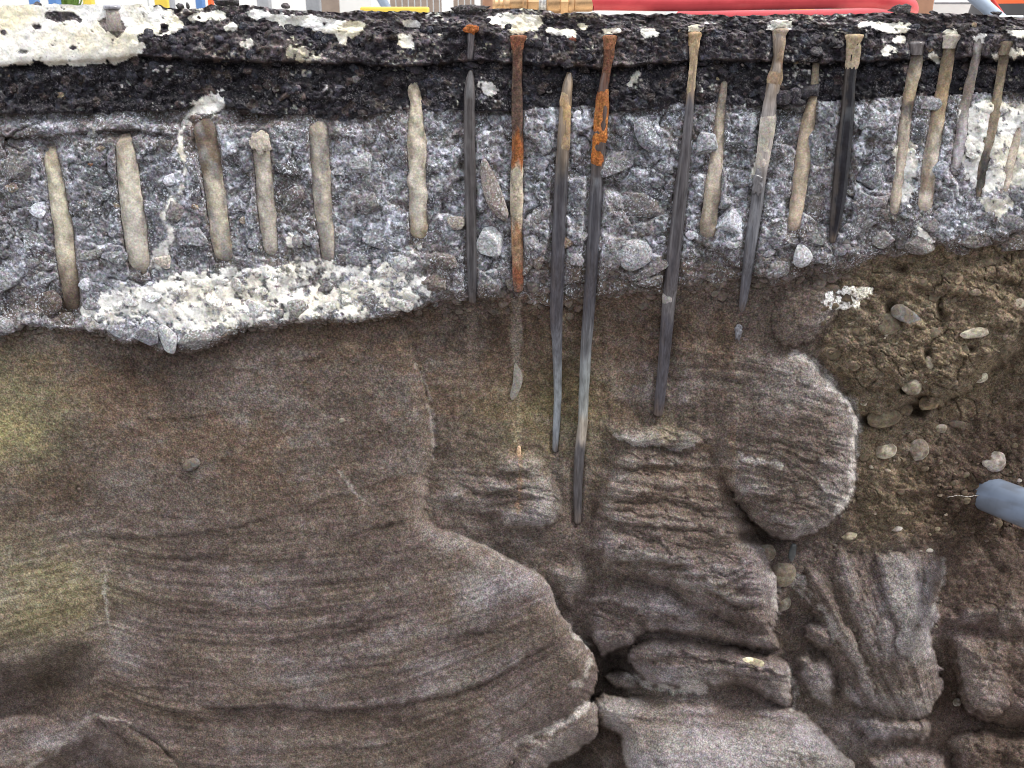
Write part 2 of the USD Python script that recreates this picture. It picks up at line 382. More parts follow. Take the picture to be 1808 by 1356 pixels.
# stacked ledges in the middle
lump(ds, [(750, 880), (800, 850), (850, 846), (875, 800), (900, 792), (950, 800), (985, 846), (993, 900), (982, 924), (930, 934), (880, 929), (860, 905), (810, 906), (762, 902)],
     [(800, 880, -40), (900, 830, -36), (960, 900, -8)], 46, 34, lab=3)
LABELS[3] = 'rounded stack of thin sand ledges left of the longest rods'
lump(ds, [(955, 1004), (1010, 984), (1052, 1008), (1050, 1036), (1022, 1062), (1008, 1080), (985, 1045)], [(1010, 1020, -30)], 34, 30, power=0.8)
lump(ds, [(1030, 965), (1042, 900), (1055, 850), (1070, 775), (1100, 735), (1160, 722), (1240, 735), (1290, 790), (1312, 880), (1340, 950), (1372, 1008), (1374, 1060), (1366, 1132),
          (1330, 1122), (1250, 1092), (1195, 1052), (1165, 1030), (1120, 1026), (1085, 1022), (1058, 1012), (1042, 985)],
     [(1150, 750, -44), (1080, 860, -26), (1250, 850, -38), (1080, 960, -14), (1200, 980, 0), (1350, 1030, 22), (1350, 1110, 30)], 75, 48, lab=4, power=0.8)
LABELS[4] = 'tall stack of thin tilted sand ledges right of the longest rods'
lump(ds, [(1020, 1075), (1045, 1020), (1075, 1012), (1140, 1022), (1250, 1060), (1330, 1100), (1378, 1128), (1372, 1152), (1250, 1128), (1180, 1112), (1125, 1118), (1118, 1136), (1088, 1146), (1062, 1162), (1050, 1130)],
     [(1080, 1080, -48), (1200, 1090, -24), (1340, 1120, -5)], 55, 34, lab=5)
lump(ds, [(1063, 1190), (1085, 1180), (1110, 1185), (1130, 1212), (1118, 1222), (1085, 1214)], [(1090, 1200, -95)], 40, 20)
lump(ds, [(1104, 1150), (1130, 1134), (1180, 1127), (1260, 1138), (1340, 1150), (1388, 1165), (1398, 1200), (1400, 1254), (1372, 1242), (1330, 1214), (1290, 1206), (1240, 1221), (1190, 1223), (1150, 1209), (1122, 1186)],
     [(1130, 1170, -40), (1220, 1190, -10), (1340, 1180, 4)], 70, 44, lab=6)
LABELS[6] = 'blunt nose of curved sand layers above the pale bottom shelf'
lump(ds, [(1036, 1246), (1052, 1230), (1086, 1226), (1108, 1236), (1165, 1228), (1250, 1226), (1350, 1240), (1402, 1250), (1455, 1290), (1500, 1340), (1560, 1440), (1580, 1560), (1190, 1560), (1150, 1420), (1105, 1350), (1096, 1300), (1070, 1288), (1046, 1270)],
     [(1070, 1255, -20), (1160, 1240, -55), (1300, 1240, -60), (1400, 1260, -30), (1200, 1340, 95), (1400, 1340, 95), (1300, 1420, 130), (1500, 1420, 130)], 75, 40, lab=7)
LABELS[7] = 'pale grey sand shelf sloping out at the bottom edge'
# the big lump on the right with its pale rim
lump(ds, [(1100, 600), (1200, 575), (1330, 590), (1402, 622), (1440, 640), (1474, 690), (1509, 708), (1514, 745), (1513, 785), (1510, 850), (1494, 900), (1445, 938), (1385, 956), (1332, 930), (1304, 888), (1282, 840), (1230, 790), (1130, 740), (1090, 660)],
     [(1120, 620, -52), (1160, 700, -56), (1230, 620, -46), (1240, 730, -46), (1290, 800, -34), (1310, 620, -30), (1310, 700, -20), (1400, 650, -6), (1400, 720, 8), (1340, 850, 4), (1400, 820, 28), (1470, 760, 14), (1400, 920, 34), (1310, 890, -10)], 46, 46, lab=8, power=0.7)
LABELS[8] = 'big bulging sand lump with a whitish crusted right rim'
# knob under the slab
lump(ds, [(1362, 560), (1372, 520), (1400, 492), (1460, 490), (1490, 520), (1478, 560), (1440, 604), (1402, 616), (1374, 602)], [(1420, 550, -8)], 26, 40, power=0.8)
# the gravelly ledge on the right
sg = lump(ds, [(1430, 470), (1480, 455), (1540, 440), (1600, 430), (1700, 425), (1900, 410), (2300, 400), (2300, 560), (1830, 596), (1765, 640), (1705, 690), (1655, 734), (1600, 746), (1562, 762), (1520, 756), (1505, 720), (1470, 680), (1440, 640), (1430, 605), (1455, 560)],
     [(1500, 520, -20), (1700, 450, -22), (1800, 450, -24), (1600, 600, -6), (1560, 740, -32), (1750, 560, -10), (1850, 560, -20)], 62, 62, lab=20, warp=1.0, power=0.8)
LABELS[20] = 'gravel'
# fan shaped lump and the knobs beneath it
lump(ds, [(1404, 985), (1470, 950), (1560, 940), (1640, 945), (1674, 980), (1668, 1030), (1648, 1085), (1644, 1140), (1664, 1190), (1658, 1240), (1622, 1278), (1560, 1256), (1500, 1246), (1466, 1170), (1436, 1090), (1404, 1025)],
     [(1440, 985, -92), (1540, 960, -112), (1630, 955, -112), (1590, 1000, -78), (1480, 1060, -56), (1560, 1080, -30), (1600, 1130, -20), (1550, 1220, -52), (1640, 1010, -50), (1620, 1230, -46)], 50, 46, lab=9, power=0.8, warp=1.0)
for poly, H in [([(1415, 1000), (1440, 1002), (1500, 1110), (1540, 1190), (1545, 1240), (1530, 1225), (1480, 1130)], 16), ([(1470, 975), (1500, 970), (1540, 1080), (1560, 1180), (1545, 1200), (1500, 1080)], 10), ([(1540, 975), (1600, 970), (1630, 1060), (1612, 1120), (1580, 1110), (1560, 1040)], 16), ([(1585, 1110), (1615, 1105), (1625, 1140), (1600, 1165), (1580, 1150)], 18), ([(1640, 990), (1662, 990), (1655, 1040), (1635, 1075), (1630, 1040)], 12), ([(1540, 1090), (1580, 1100), (1580, 1160), (1555, 1180)], 10)]:
    sl = crop(poly, 10); m_ = inside(smooth_poly(poly), sl, 0.8); s_ = ndimage.distance_transform_edt(np.pad(m_, 1))[1:-1, 1:-1] * S
    ds[sl] += H / 1000 * m_ * (1 - (1 - np.clip(s_ / 18, 0, 1)) ** 2) ** 0.6
LABELS[9] = 'fan shaped lump of pale streaked sand below the grey pipe'
for poly, pl, H, w in [
    ([(1412, 1110), (1450, 1096), (1492, 1130), (1500, 1150), (1470, 1150), (1430, 1135)], [(1450, 1120, -60)], 40, 22),
    ([(1396, 1150), (1440, 1150), (1478, 1168), (1475, 1210), (1468, 1245), (1440, 1250), (1415, 1222)], [(1440, 1200, -50)], 55, 30),
    ([(1478, 1180), (1510, 1170), (1530, 1190), (1528, 1240), (1500, 1242), (1476, 1225)], [(1505, 1205, -78)], 40, 20),
    ([(1570, 1205), (1612, 1178), (1652, 1184), (1658, 1215), (1640, 1255), (1612, 1272), (1582, 1262)], [(1620, 1220, -58)], 70, 34),
    ([(1500, 1276), (1550, 1252), (1612, 1262), (1644, 1285), (1612, 1312), (1540, 1314)], [(1570, 1285, -62)], 55, 26),
    ([(1612, 1270), (1642, 1262), (1648, 1300), (1618, 1322)], [(1630, 1295, -80)], 40, 18),
    ([(1498, 1340), (1560, 1318), (1640, 1310), (1690, 1345), (1700, 1560), (1520, 1560)], [(1600, 1340, -70), (1600, 1480, 10)], 60, 40)]:
    lump(ds, poly, [(a_, b_, c_ + 8) for a_, b_, c_ in pl], H * 1.25, w * 1.1, lab=10, warp=1.0, power=0.7)
LABELS[10] = 'cluster of rough brown sand knobs under the fan shaped lump'
lump(ds, [(1650, 1090), (1700, 1055), (1760, 1035), (1830, 1030), (2300, 1030), (2300, 1180), (1830, 1170), (1780, 1140), (1720, 1115), (1660, 1112)], [(1700, 1080, -96), (1800, 1090, -72), (1900, 1100, -80)], 50, 50, lab=11, warp=1.0, power=0.8)
lump(ds, [(1668, 1120), (1712, 1102), (1760, 1112), (1800, 1100), (2300, 1100), (2300, 1312), (1830, 1300), (1786, 1276), (1740, 1274), (1706, 1256), (1684, 1200)], [(1700, 1140, -90), (1740, 1230, -52), (1800, 1160, -70), (1850, 1240, -56)], 62, 54, lab=11, warp=0.9, power=0.75)
lump(ds, [(1684, 1146), (1712, 1124), (1748, 1140), (1786, 1196), (1788, 1246), (1758, 1268), (1722, 1256), (1700, 1210)], [(1710, 1150, -72), (1770, 1240, -34)], 26, 36, lab=11, warp=0.6, power=0.8)
lump(ds, [(1655, 1305), (1740, 1284), (1800, 1300), (2300, 1310), (2300, 1560), (1680, 1560), (1668, 1400), (1690, 1345)], [(1750, 1310, -70), (1850, 1420, 0)], 60, 44, lab=11, warp=1.0, power=0.8)
LABELS[11] = 'rough dark sand lumps at the far right edge'
# dark holes
for u0, v0, ru, rv, H in [(1574, 549, 10, 18, 40), (1660, 545, 6, 16, 30), (1640, 628, 8, 12, 30), (1628, 702, 14, 6, 40), (1597, 690, 9, 6, 30), (1590, 476, 16, 8, 24), (1780, 500, 14, 6, 20), (1668, 560, 8, 10, 22), (1545, 690, 12, 6, 24), (1712, 618, 12, 6, 22), (1086, 1168, 22, 26, 60), (1535, 742, 16, 9, 60), (1618, 722, 22, 13, 70), (1040, 1340, 30, 36, 40), (1345, 950, 40, 12, 40)]:
    ds -= H / 1000 * np.exp(-(((U - u0) / ru) ** 2 + ((V - v0) / rv) ** 2) ** 1.5)

# pillows on the ledge stacks: each swells towards its lower edge
def pillow(d, poly, H, w=20, lab=None):
    poly = smooth_poly(poly, 2)
    sl = crop(poly, 20)
    m = inside(poly, sl, 0.7)
    s = ndimage.distance_transform_edt(np.pad(m, 1))[1:-1, 1:-1] * S
    v0, v1 = poly[:, 1].min(), poly[:, 1].max()
    g = np.clip((V[sl] - v0) / (v1 - v0), 0, 1)
    t = np.clip(s / w, 0, 1)
    d[sl] += H / 1000 * m * (1 - (1 - t) ** 2) ** 0.6 * (0.25 + 0.75 * g)
for poly, H in [([(1060, 850), (1090, 838), (1150, 842), (1160, 866), (1130, 884), (1085, 880), (1062, 868)], 16), ([(1050, 890), (1090, 878), (1150, 886), (1182, 900), (1178, 945), (1120, 935), (1070, 918)], 22),
                ([(1022, 950), (1040, 932), (1062, 938), (1066, 965), (1050, 982), (1028, 976)], 24), ([(1062, 955), (1100, 940), (1135, 955), (1130, 985), (1100, 994), (1070, 985)], 18), ([(1115, 965), (1170, 950), (1215, 965), (1240, 998), (1190, 998), (1130, 988)], 16),
                ([(1052, 1000), (1080, 990), (1110, 1005), (1108, 1030), (1075, 1030), (1056, 1020)], 20), ([(1115, 1005), (1160, 998), (1192, 1012), (1185, 1040), (1150, 1042), (1120, 1028)], 20), ([(1195, 985), (1290, 985), (1350, 1000), (1374, 1030), (1370, 1075), (1310, 1070), (1255, 1045), (1215, 1018)], 22),
                ([(1075, 735), (1140, 720), (1220, 735), (1260, 770), (1230, 792), (1150, 786), (1095, 778), (1070, 765)], 20), ([(1140, 796), (1200, 800), (1205, 825), (1160, 826), (1138, 812)], 14), ([(1080, 790), (1130, 795), (1135, 826), (1095, 826), (1075, 812)], 12), ([(1150, 826), (1195, 832), (1205, 860), (1170, 872), (1148, 850)], 16),
                ([(1200, 850), (1260, 850), (1290, 880), (1270, 900), (1220, 895)], 12), ([(1200, 905), (1280, 915), (1310, 950), (1270, 965), (1210, 950)], 12),
                ([(870, 805), (920, 796), (960, 812), (965, 832), (915, 838), (875, 832)], 14), ([(860, 845), (920, 838), (975, 850), (980, 868), (910, 872), (862, 866)], 16), ([(880, 880), (940, 872), (988, 885), (985, 922), (930, 934), (885, 928)], 22), ([(780, 865), (840, 852), (865, 872), (860, 900), (800, 902)], 12),
                ([(1340, 890), (1420, 900), (1450, 920), (1390, 955), (1345, 930)], 9)]:
    pillow(ds, poly, H * (0.45 if poly[0][0] < 1000 else 0.66))
STRIPES = np.zeros(U.shape)
# bedding steps
LEDGES = [
    ([(150, 938), (250, 946), (350, 943), (420, 930), (500, 905), (600, 875), (700, 845), (765, 822)], 7, 13),
    ([(180, 972), (260, 982), (340, 984), (430, 970)], 4, 10),
    ([(525, 1113), (608, 1105), (664, 1071), (747, 1044)], 5, 14),
    ([(430, 1135), (520, 1128), (600, 1120), (700, 1085)], 4, 12),
    ([(420, 1219), (470, 1222), (520, 1216), (580, 1201), (690, 1187), (770, 1170)], 6, 11),
    ([(560, 1188), (640, 1175), (730, 1170)], 4, 9),
    ([(330, 1230), (354, 1246), (470, 1247), (608, 1251), (719, 1237), (802, 1223), (885, 1187), (968, 1138), (1010, 1110)], 15, 22),
    ([(178, 1184), (238, 1210), (310, 1221), (370, 1236)], 9, 14),
    ([(200, 1222), (238, 1236), (310, 1256), (400, 1275)], 7, 12),
    ([(166, 1262), (232, 1281), (265, 1298), (310, 1337), (345, 1372)], 12, 18),
    ([(553, 1315), (636, 1320), (719, 1304), (800, 1287), (880, 1250)], 8, 18),
    ([(680, 1290), (780, 1268), (880, 1230), (960, 1185)], 6, 14),
    ([(763, 1138), (830, 1116), (907, 1103), (960, 1080)], 7, 16),
    ([(230, 742), (330, 737), (400, 727), (450, 716)], 5, 14),
    ([(330, 642), (420, 654), (520, 642), (600, 622)], 5, 14),
    ([(0, 1010), (80, 1000), (160, 985)], 4, 14), ([(0, 1048), (80, 1040), (170, 1022)], 4, 12), ([(-20, 1085), (90, 1070), (170, 1060)], 4, 12),
    ([(480, 800), (560, 790), (700, 765), (760, 740)], 3, 12), ([(620, 905), (700, 885), (760, 870)], 6, 12), ([(560, 960), (660, 930), (760, 905)], 5, 12),
    # right hand stack
    ([(1062, 752), (1082, 768), (1100, 776), (1150, 783), (1200, 791), (1240, 786)], 16, 14),
    ([(1070, 812), (1110, 824), (1160, 822), (1205, 823)], 12, 13),
    ([(1056, 868), (1090, 881), (1130, 884), (1165, 880)], 14, 12),
    ([(1042, 905), (1080, 917), (1120, 923), (1170, 926), (1260, 940), (1330, 955)], 15, 12),
    ([(1020, 976), (1040, 979), (1062, 974)], 14, 9),
    ([(1060, 975), (1100, 989), (1150, 986), (1200, 996), (1250, 1000)], 15, 11),
    ([(1150, 870), (1200, 885), (1260, 900), (1310, 915)], 9, 12), ([(1160, 950), (1230, 965), (1300, 985)], 8, 11),
    ([(1215, 1012), (1260, 1043), (1310, 1070), (1362, 1078)], 20, 16),
    ([(1290, 985), (1330, 998), (1366, 998)], 9, 10), ([(1250, 1020), (1320, 1040), (1370, 1046)], 7, 9),
    ([(1090, 1080), (1180, 1080), (1280, 1082), (1370, 1100)], 7, 10),
    ([(1130, 1148), (1180, 1160), (1240, 1158), (1320, 1150), (1390, 1160)], 11, 9), ([(1150, 1180), (1200, 1192), (1260, 1188), (1320, 1175)], 7, 9), ([(1160, 1138), (1230, 1142), (1300, 1136), (1370, 1140)], 9, 8),
    ([(1160, 1262), (1240, 1258), (1330, 1262), (1420, 1268)], 8, 12), ([(1120, 1236), (1200, 1240), (1300, 1244), (1360, 1246)], 8, 9),
    # left stack
    ([(800, 872), (850, 868), (905, 858), (960, 850)], 10, 10), ([(850, 892), (905, 884), (965, 872)], 9, 9), ([(870, 834), (915, 828), (950, 826)], 9, 10), ([(820, 900), (870, 905), (900, 900)], 7, 8),
    # big lump
    ([(1296, 765), (1342, 772), (1400, 786), (1470, 800)], 8, 12),
    ([(1390, 790), (1440, 795), (1500, 792)], 6, 10), ([(1310, 868), (1380, 885), (1440, 895), (1490, 890)], 8, 12), ([(1330, 905), (1380, 925), (1440, 925)], 7, 10),
    ([(1400, 840), (1450, 850), (1505, 840)], 5, 10)]
for pts, H, L in LEDGES:
    k_ = (0.45 if pts[0][0] < 760 and pts[-1][0] < 1020 and H < 12 else 0.52 if pts[0][0] < 790 else 0.5 if pts[0][0] < 1290 else 0.42)
    ledge(ds, pts, H * k_, L * 1.2)
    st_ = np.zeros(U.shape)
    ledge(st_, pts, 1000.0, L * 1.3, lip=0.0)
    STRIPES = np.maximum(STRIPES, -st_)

# fine bedding that follows the beds
g_left = np.interp(U, [-160, 0, 90, 185, 280, 400, 500, 700, 850, 1000, 1060], [30, 15, -12, -45, -12, 0, -4, -34, -88, -180, -230])
bt_left = V - g_left * np.interp(V, [560, 850, 1150, 1400], [0.1, 0.5, 1.0, 1.0])
bt_right = V - 0.16 * (U - 1150) - 8 * np.sin((U - 1000) / 70)
ang = np.arctan2(U - 1690, 1430 - V) * 430
bt_fan = ang + 0.05 * V
left_w = sstep(790, 700, U) * sstep(520, 600, V) + 0
left_w = np.maximum(left_w, (LUMP == 1) * 1.0)
bed = np.where(LUMP == 9, bt_fan, np.where(left_w > 0.5, bt_left, bt_right))
along = np.where(LUMP == 9, V, U)
beds = F(along / 260, bed / 19, 3, 61)
beds2 = F(along / 120, bed / 7, 2, 67)
amp_bed = np.where(LUMP == 1, 0.6 + 1.8 * sstep(850, 1000, V), np.where((LUMP == 20), 0, np.where(LUMP == 9, 3.6, np.where(LUMP == 8, 1.8, np.where(LUMP >= 3, 3.2, 1.6)))))
rough_r = sstep(1380, 1480, U) * sstep(560, 700, V)
def terrace(period, A, B, seed):
    """Thin beds that stand proud by different amounts, each undercut at its lower edge."""
    t = bed / period + 0.9 * F(U / 70, V / 60, 3, seed) + 0.25 * F(U / 14, V / 14, 2, seed + 1)
    k = np.floor(t)
    fr = t - k
    hgt = TAB[(seed + 2) % 16].ravel()[((k.astype(int) * 7919 + seed * 31) % 65536)]
    hgt = hgt * (0.35 + 1.1 * N(U / 45, k * 3.7, seed + 3))
    return A * (fr ** 1.5 - 0.4) + B * (hgt - 0.4) * sstep(0.0, 0.12, fr) * sstep(1.0, 0.93, fr)
terr_w = np.where(np.isin(LUMP, (3, 4)), 0.6, np.where(np.isin(LUMP, (5, 6)), 1.0, np.where(LUMP == 8, 0.28 + 0.4 * sstep(760, 820, V), np.where(np.isin(LUMP, (2, 9, 10, 11)), np.where(LUMP == 9, 0.12, 0.35), np.where(LUMP == 7, 0.3, np.where(LUMP == 1, 0.06 + 0.06 * sstep(900, 1150, V), 0.2 * sstep(720, 800, V)))))))
terr_w = ndimage.gaussian_filter(terr_w, 3) * (LUMP != 20)
ds += terr_w * (terrace(24, 0.0045, 0.0075, 501) + terrace(9.5, 0.0016, 0.0034, 507))
lam = F(along / 200, bed / 4.5, 2, 69) * sstep(0.35, 0.7, N(U / 60, V / 40, 70))
ds += amp_bed / 1000 * (beds + 0.35 * beds2) + np.isin(LUMP, (3, 4, 5, 6, 8)) * 0.0016 * lam + (LUMP == 1) * sstep(900, 1100, V) * 0.0009 * lam
# lumpiness
ds += np.where(LUMP == 1, 2.4, np.where(np.isin(LUMP, (9, 11)), 11.0, 7.0)) / 1000 * F(U / 100, V / 90, 4, 71)
ds += (1.0 + 4.0 * rough_r * (LUMP != 9) + 1.2 * (LUMP > 1)) / 1000 * F(U / 28, V / 24, 4, 73)
ds += (0.55 + 1.3 * rough_r) / 1000 * F(U / 8, V / 8, 2, 79)
# clods of the gravelly ledge and the damp soil right of the big lump
grav_w = np.clip((LUMP == 20) * 1.0 + 0.75 * sstep(1470, 1540, U) * sstep(1000, 930, V) * (LUMP == 0), 0, 1)
grav_w = ndimage.gaussian_filter(grav_w, 3)
idc, c1, c2, cx_, cy_ = cells(U + 8 * F(U / 25, V / 25, 2, 81), V * 1.25 + 8 * F(U / 25, V / 25, 2, 83), 36, 3)
idc2, e1, e2, ex_, ey_ = cells(U + 5 * F(U / 15, V / 15, 2, 85), V * 1.2 + 5 * F(U / 15, V / 15, 2, 87), 17, 4)
clod = (rand_of(idc, 2) - 0.4) * sstep(0.0, 0.35, c2 - c1) * 7 + (rand_of(idc2, 3) - 0.5) * sstep(0.0, 0.4, e2 - e1) * 6 - 9 * sstep(0.12, 0.0, c2 - c1) * (rand_of(idc, 4) > 0.8) + 7 * F(U / 16, V / 12, 4, 89, 0.65) + 10 * F(U / 45, V / 28, 4, 90, 0.6)
ds += grav_w * clod / 1000
# rills below the rods in the hollow between the two big faces
rill = sstep(760, 800, U) * sstep(1340, 1280, U) * sstep(520, 560, V) * sstep(900, 700, V)
ds += rill * (4.5 * F(U / 34, V / 400, 3, 91) + 2.0 * F(U / 20, V / 30, 3, 93)) / 1000

# --- the concrete slab: fractured facets of two sizes
idA, a1, a2, ax, ay = cells(U + 14 * F(U / 40, V / 40, 2, 101), V + 12 * F(U / 40, V / 40, 2, 103), 62, 5)
idB, b1, b2, bx, by = cells(U + 7 * F(U / 20, V / 20, 2, 105), V * 1.15 + 6 * F(U / 20, V / 20, 2, 107), 26, 6)
idD, f1_, f2_, fx_, fy_ = cells(U + 3 * F(U / 9, V / 9, 2, 109), V * 1.1, 11, 7)
rough_c = np.interp(U, [-160, 0, 700, 860, 1450, 1550, 1970], [0.5, 0.5, 0.64, 1.1, 1.05, 0.9, 0.8])
dc = 0.004 + rough_c * (0.017 * (rand_of(idA, 5) - 0.5) + 0.022 * ((rand_of(idA, 6) - 0.5) * ax + (rand_of(idA, 7) - 0.62) * ay))
dc += rough_c * (0.006 * (rand_of(idB, 8) - 0.5) + 0.011 * ((rand_of(idB, 9) - 0.5) * bx + (rand_of(idB, 10) - 0.6) * by))
dc += 0.004 * (rand_of(idD, 11) - 0.5) * sstep(0.0, 0.2, f2_ - f1_) + 0.005 * ((rand_of(idD, 12) - 0.5) * fx_ + (rand_of(idD, 13) - 0.6) * fy_)
dc -= 0.010 * sstep(0.07, 0.0, b2 - b1) * (rand_of(idB, 30) > 0.5) * rough_c + 0.012 * sstep(0.05, 0.0, a2 - a1) * (rand_of(idA, 31) > 0.55)
dc = ndimage.gaussian_filter(dc, 0.7)
dc += 0.006 * F(U / 180, V / 130, 2, 111) + 0.0026 * F(U / 9, V / 9, 3, 113)
# the slab's broken foot stands out over the bank, the top is tucked under the asphalt
foot = sstep(60, 5, -tC) * sstep(760, 700, U)
dc += 0.012 * foot
dc -= 0.016 * sstep(30, 0, tM) * np.interp(U, [0, 330, 700, 900, 1970], [1.3, 1.2, 0.5, 0.35, 0.3])
dc -= 0.012 * sstep(420, 500, V) * sstep(850, 920, U) * sstep(1420, 1300, U)
for u0, v0, ru, rv, H in [(90, 252, 24, 14, 22), (222, 236, 22, 10, 20), (345, 250, 22, 50, 14), (320, 215, 60, 8, 12), (445, 205, 60, 12, 16), (655, 258, 14, 16, 10), (770, 240, 20, 8, 8), (815, 300, 8, 60, 10), (960, 240, 10, 30, 12), (1090, 330, 40, 10, 14),
                          (1240, 300, 16, 8, 18), (1345, 235, 12, 24, 14), (1075, 495, 30, 8, 12), (1390, 200, 40, 12, 14), (1565, 395, 14, 10, 12), (1600, 195, 18, 12, 10), (120, 545, 30, 30, 22), (870, 440, 26, 26, 14), (0, 540, 30, 14, 10),
                          (930, 420, 30, 10, 14), (1000, 430, 16, 16, 8), (1255, 450, 30, 20, 10), (1440, 400, 20, 40, 8)]:
    dc -= H / 1000 * np.exp(-(((U - u0) / ru) ** 2 + ((V - v0) / rv) ** 2))
ledge(dc, [(-150, 236), (0, 238), (70, 242), (120, 236), (200, 228), (260, 230), (318, 236)], 20, 9, lip=0.010, fade=30)
# --- asphalt: two courses of small aggregate
idE, g1, g2, gx_, gy_ = cells(U + 2 * F(U / 9, V / 9, 2, 121), V * 1.1, 15, 8)
idG, h1, h2, hx_, hy_ = cells(U, V * 1.1, 8, 9)
upper = sstep(2, -3, tA)
da = 0.012 * upper - 0.010 * sstep(22, 2, tA) * (1 - upper) - 0.003 * (1 - upper)
smooth_left = sstep(250, 225, U + 0.3 * (V - 60)) * upper       # the sawn painted edge at the far left
agg = 0.010 * (rand_of(idE, 14) - 0.45) * sstep(0.0, 0.35, g2 - g1) + 0.004 * (rand_of(idG, 15) - 0.5) * sstep(0.0, 0.3, h2 - h1)
da += agg * (1 - 0.85 * smooth_left) + 0.010 * F(U / 60, V / 40, 3, 123) * (1 - 0.8 * smooth_left) + 0.0065 * F(U / 10, V / 8, 4, 125, 0.6) * (1 - 0.7 * smooth_left)
da -= 0.010 * sstep(9, 0, np.abs(tA - 4)) * N(U / 30, 0 * V, 127)
da -= 0.012 * sstep(70, 15, V) * (1 - smooth_left) + 0.004 * sstep(60, 10, V) * smooth_left
da += 0.012 * sstep(-40, -6, tM) * np.interp(U, [0, 300, 1340, 1360, 1420, 1440, 1970], [0.3, 0.4, 0.2, 1.3, 1.3, 0.2, 0.0])

wC = np.where(U > 760, sstep(-26, 22, tC), sstep(-7, 5, tC))
d = np.where(tM < 0, da, dc + (ds - dc) * wC)
# ------------------------------------------------------------------ rods: paths in photo pixels (u, v, width)
RODS = {}
def rod_path(key, pts, off=0.15, gap=(4.5, 1.5), bury=0.30, sink=False):
    RODS[key] = dict(p=np.array(pts, float), off=off, gap=gap, bury=bury, sink=sink)
rod_path('grout_a', [(87, 262, 24), (92, 285, 28), (100, 330, 30), (111, 400, 33), (117, 450, 33), (124, 500, 31), (128, 545, 30)], off=-0.35, gap=(1.5, 0.3), bury=-0.12, sink=True)
rod_path('grout_b', [(218, 240, 28), (222, 268, 32), (227, 310, 37), (234, 370, 41), (242, 430, 40), (247, 470, 34), (248, 482, 32)], off=-0.35, gap=(1.5, 0.3), bury=-0.12, sink=True)
rod_path('grout_c', [(358, 212, 38), (366, 250, 42), (374, 300, 36), (382, 350, 35), (389, 410, 34), (394, 448, 31), (396, 466, 28)], off=-0.35, gap=(1.5, 0.3), bury=-0.12, sink=True)
rod_path('grout_d', [(459, 228, 26), (463, 270, 30), (468, 330, 31), (473, 390, 29), (478, 430, 26), (480, 458, 24)], off=-0.35, gap=(1.5, 0.3), bury=-0.12, sink=True)
rod_path('grout_e', [(560, 212, 30), (564, 240, 34), (567, 300, 33), (571, 360, 33), (576, 410, 28), (579, 445, 24), (582, 470, 18)], off=-0.35, gap=(1.5, 0.3), bury=-0.12, sink=True)
rod_path('grout_f', [(729, 142, 15), (732, 165, 21), (734, 185, 19), (735, 215, 26), (736, 260, 32), (737, 330, 31), (739, 390, 30), (739, 428, 27)], off=-0.35, gap=(1.5, 0.3), bury=-0.12, sink=True)
rod_path('dark_a', [(832, 122, 6), (830, 140, 17), (829, 170, 22), (829, 260, 23), (831, 360, 22), (833, 450, 20), (834, 510, 18), (834, 536, 13)])
rod_path('dark_a_top', [(833, 46, 16), (832, 62, 15), (831, 84, 12), (830, 106, 11)])
rod_path('rusty', [(915, 62, 26), (914, 80, 22), (914, 104, 18), (913, 150, 20), (913, 200, 21), (914, 260, 23), (912, 330, 24), (912, 400, 22), (914, 450, 22), (915, 490, 22), (915, 516, 16)])
rod_path('dark_b', [(1006, 126, 8), (1003, 145, 19), (998, 190, 22), (995, 250, 24), (991, 310, 26), (987, 400, 26), (984, 480, 27), (982, 560, 25), (984, 620, 19), (985, 700, 15), (982, 760, 14), (980, 798, 11)])
rod_path('dark_c', [(1077, 62, 24), (1076, 90, 20), (1072, 120, 16), (1066, 150, 18), (1063, 190, 25), (1058, 250, 26), (1054, 310, 25), (1050, 380, 25), (1046, 450, 25), (1041, 530, 24), (1035, 610, 22), (1031, 690, 20), (1029, 750, 19), (1023, 800, 21), (1020, 860, 18), (1020, 905, 16), (1020, 924, 14)])
rod_path('dark_d', [(1227, 56, 22), (1226, 80, 19), (1225, 104, 14), (1223, 122, 13), (1220, 160, 15), (1216, 210, 17), (1211, 260, 20), (1202, 340, 26), (1193, 420, 27), (1184, 500, 27), (1177, 580, 25), (1170, 660, 22), (1163, 722, 20), (1161, 734, 18)])
rod_path('tan_a', [(1280, 140, 10), (1276, 165, 14), (1271, 210, 16), (1266, 270, 22), (1258, 340, 28), (1251, 400, 28), (1247, 427, 24)], off=-0.35, gap=(1.5, 0.3), bury=-0.12, sink=True)
rod_path('dark_e', [(1378, 50, 24), (1375, 78, 22), (1373, 104, 18), (1369, 135, 26), (1362, 165, 27), (1356, 215, 28), (1350, 260, 26), (1343, 310, 22), (1336, 360, 24), (1327, 420, 23), (1318, 490, 20), (1311, 540, 14), (1309, 552, 5)])
rod_path('tan_b', [(1441, 105, 10), (1439, 140, 13), (1435, 175, 16), (1427, 215, 23), (1418, 280, 27), (1410, 340, 25), (1403, 390, 23), (1400, 417, 20)], off=-0.35, gap=(1.5, 0.3), bury=-0.12, sink=True)
rod_path('black', [(1509, 60, 26), (1508, 78, 24), (1504, 110, 21), (1500, 145, 20), (1496, 200, 23), (1489, 270, 27), (1482, 340, 25), (1475, 390, 20), (1469, 430, 9)])
rod_path('tan_c', [(1618, 72, 24), (1620, 96, 19), (1615, 125, 24), (1606, 165, 22), (1600, 200, 18), (1596, 240, 21), (1589, 300, 18), (1582, 350, 18), (1578, 386, 17)], off=-0.35, gap=(1.5, 0.3), bury=-0.12, sink='end')
rod_path('tan_d', [(1680, 60, 26), (1677, 84, 19), (1669, 130, 22), (1660, 185, 24), (1650, 240, 25), (1640, 300, 26), (1634, 350, 25), (1632, 380, 22)], off=-0.35, gap=(1.5, 0.3), bury=-0.12, sink='end')
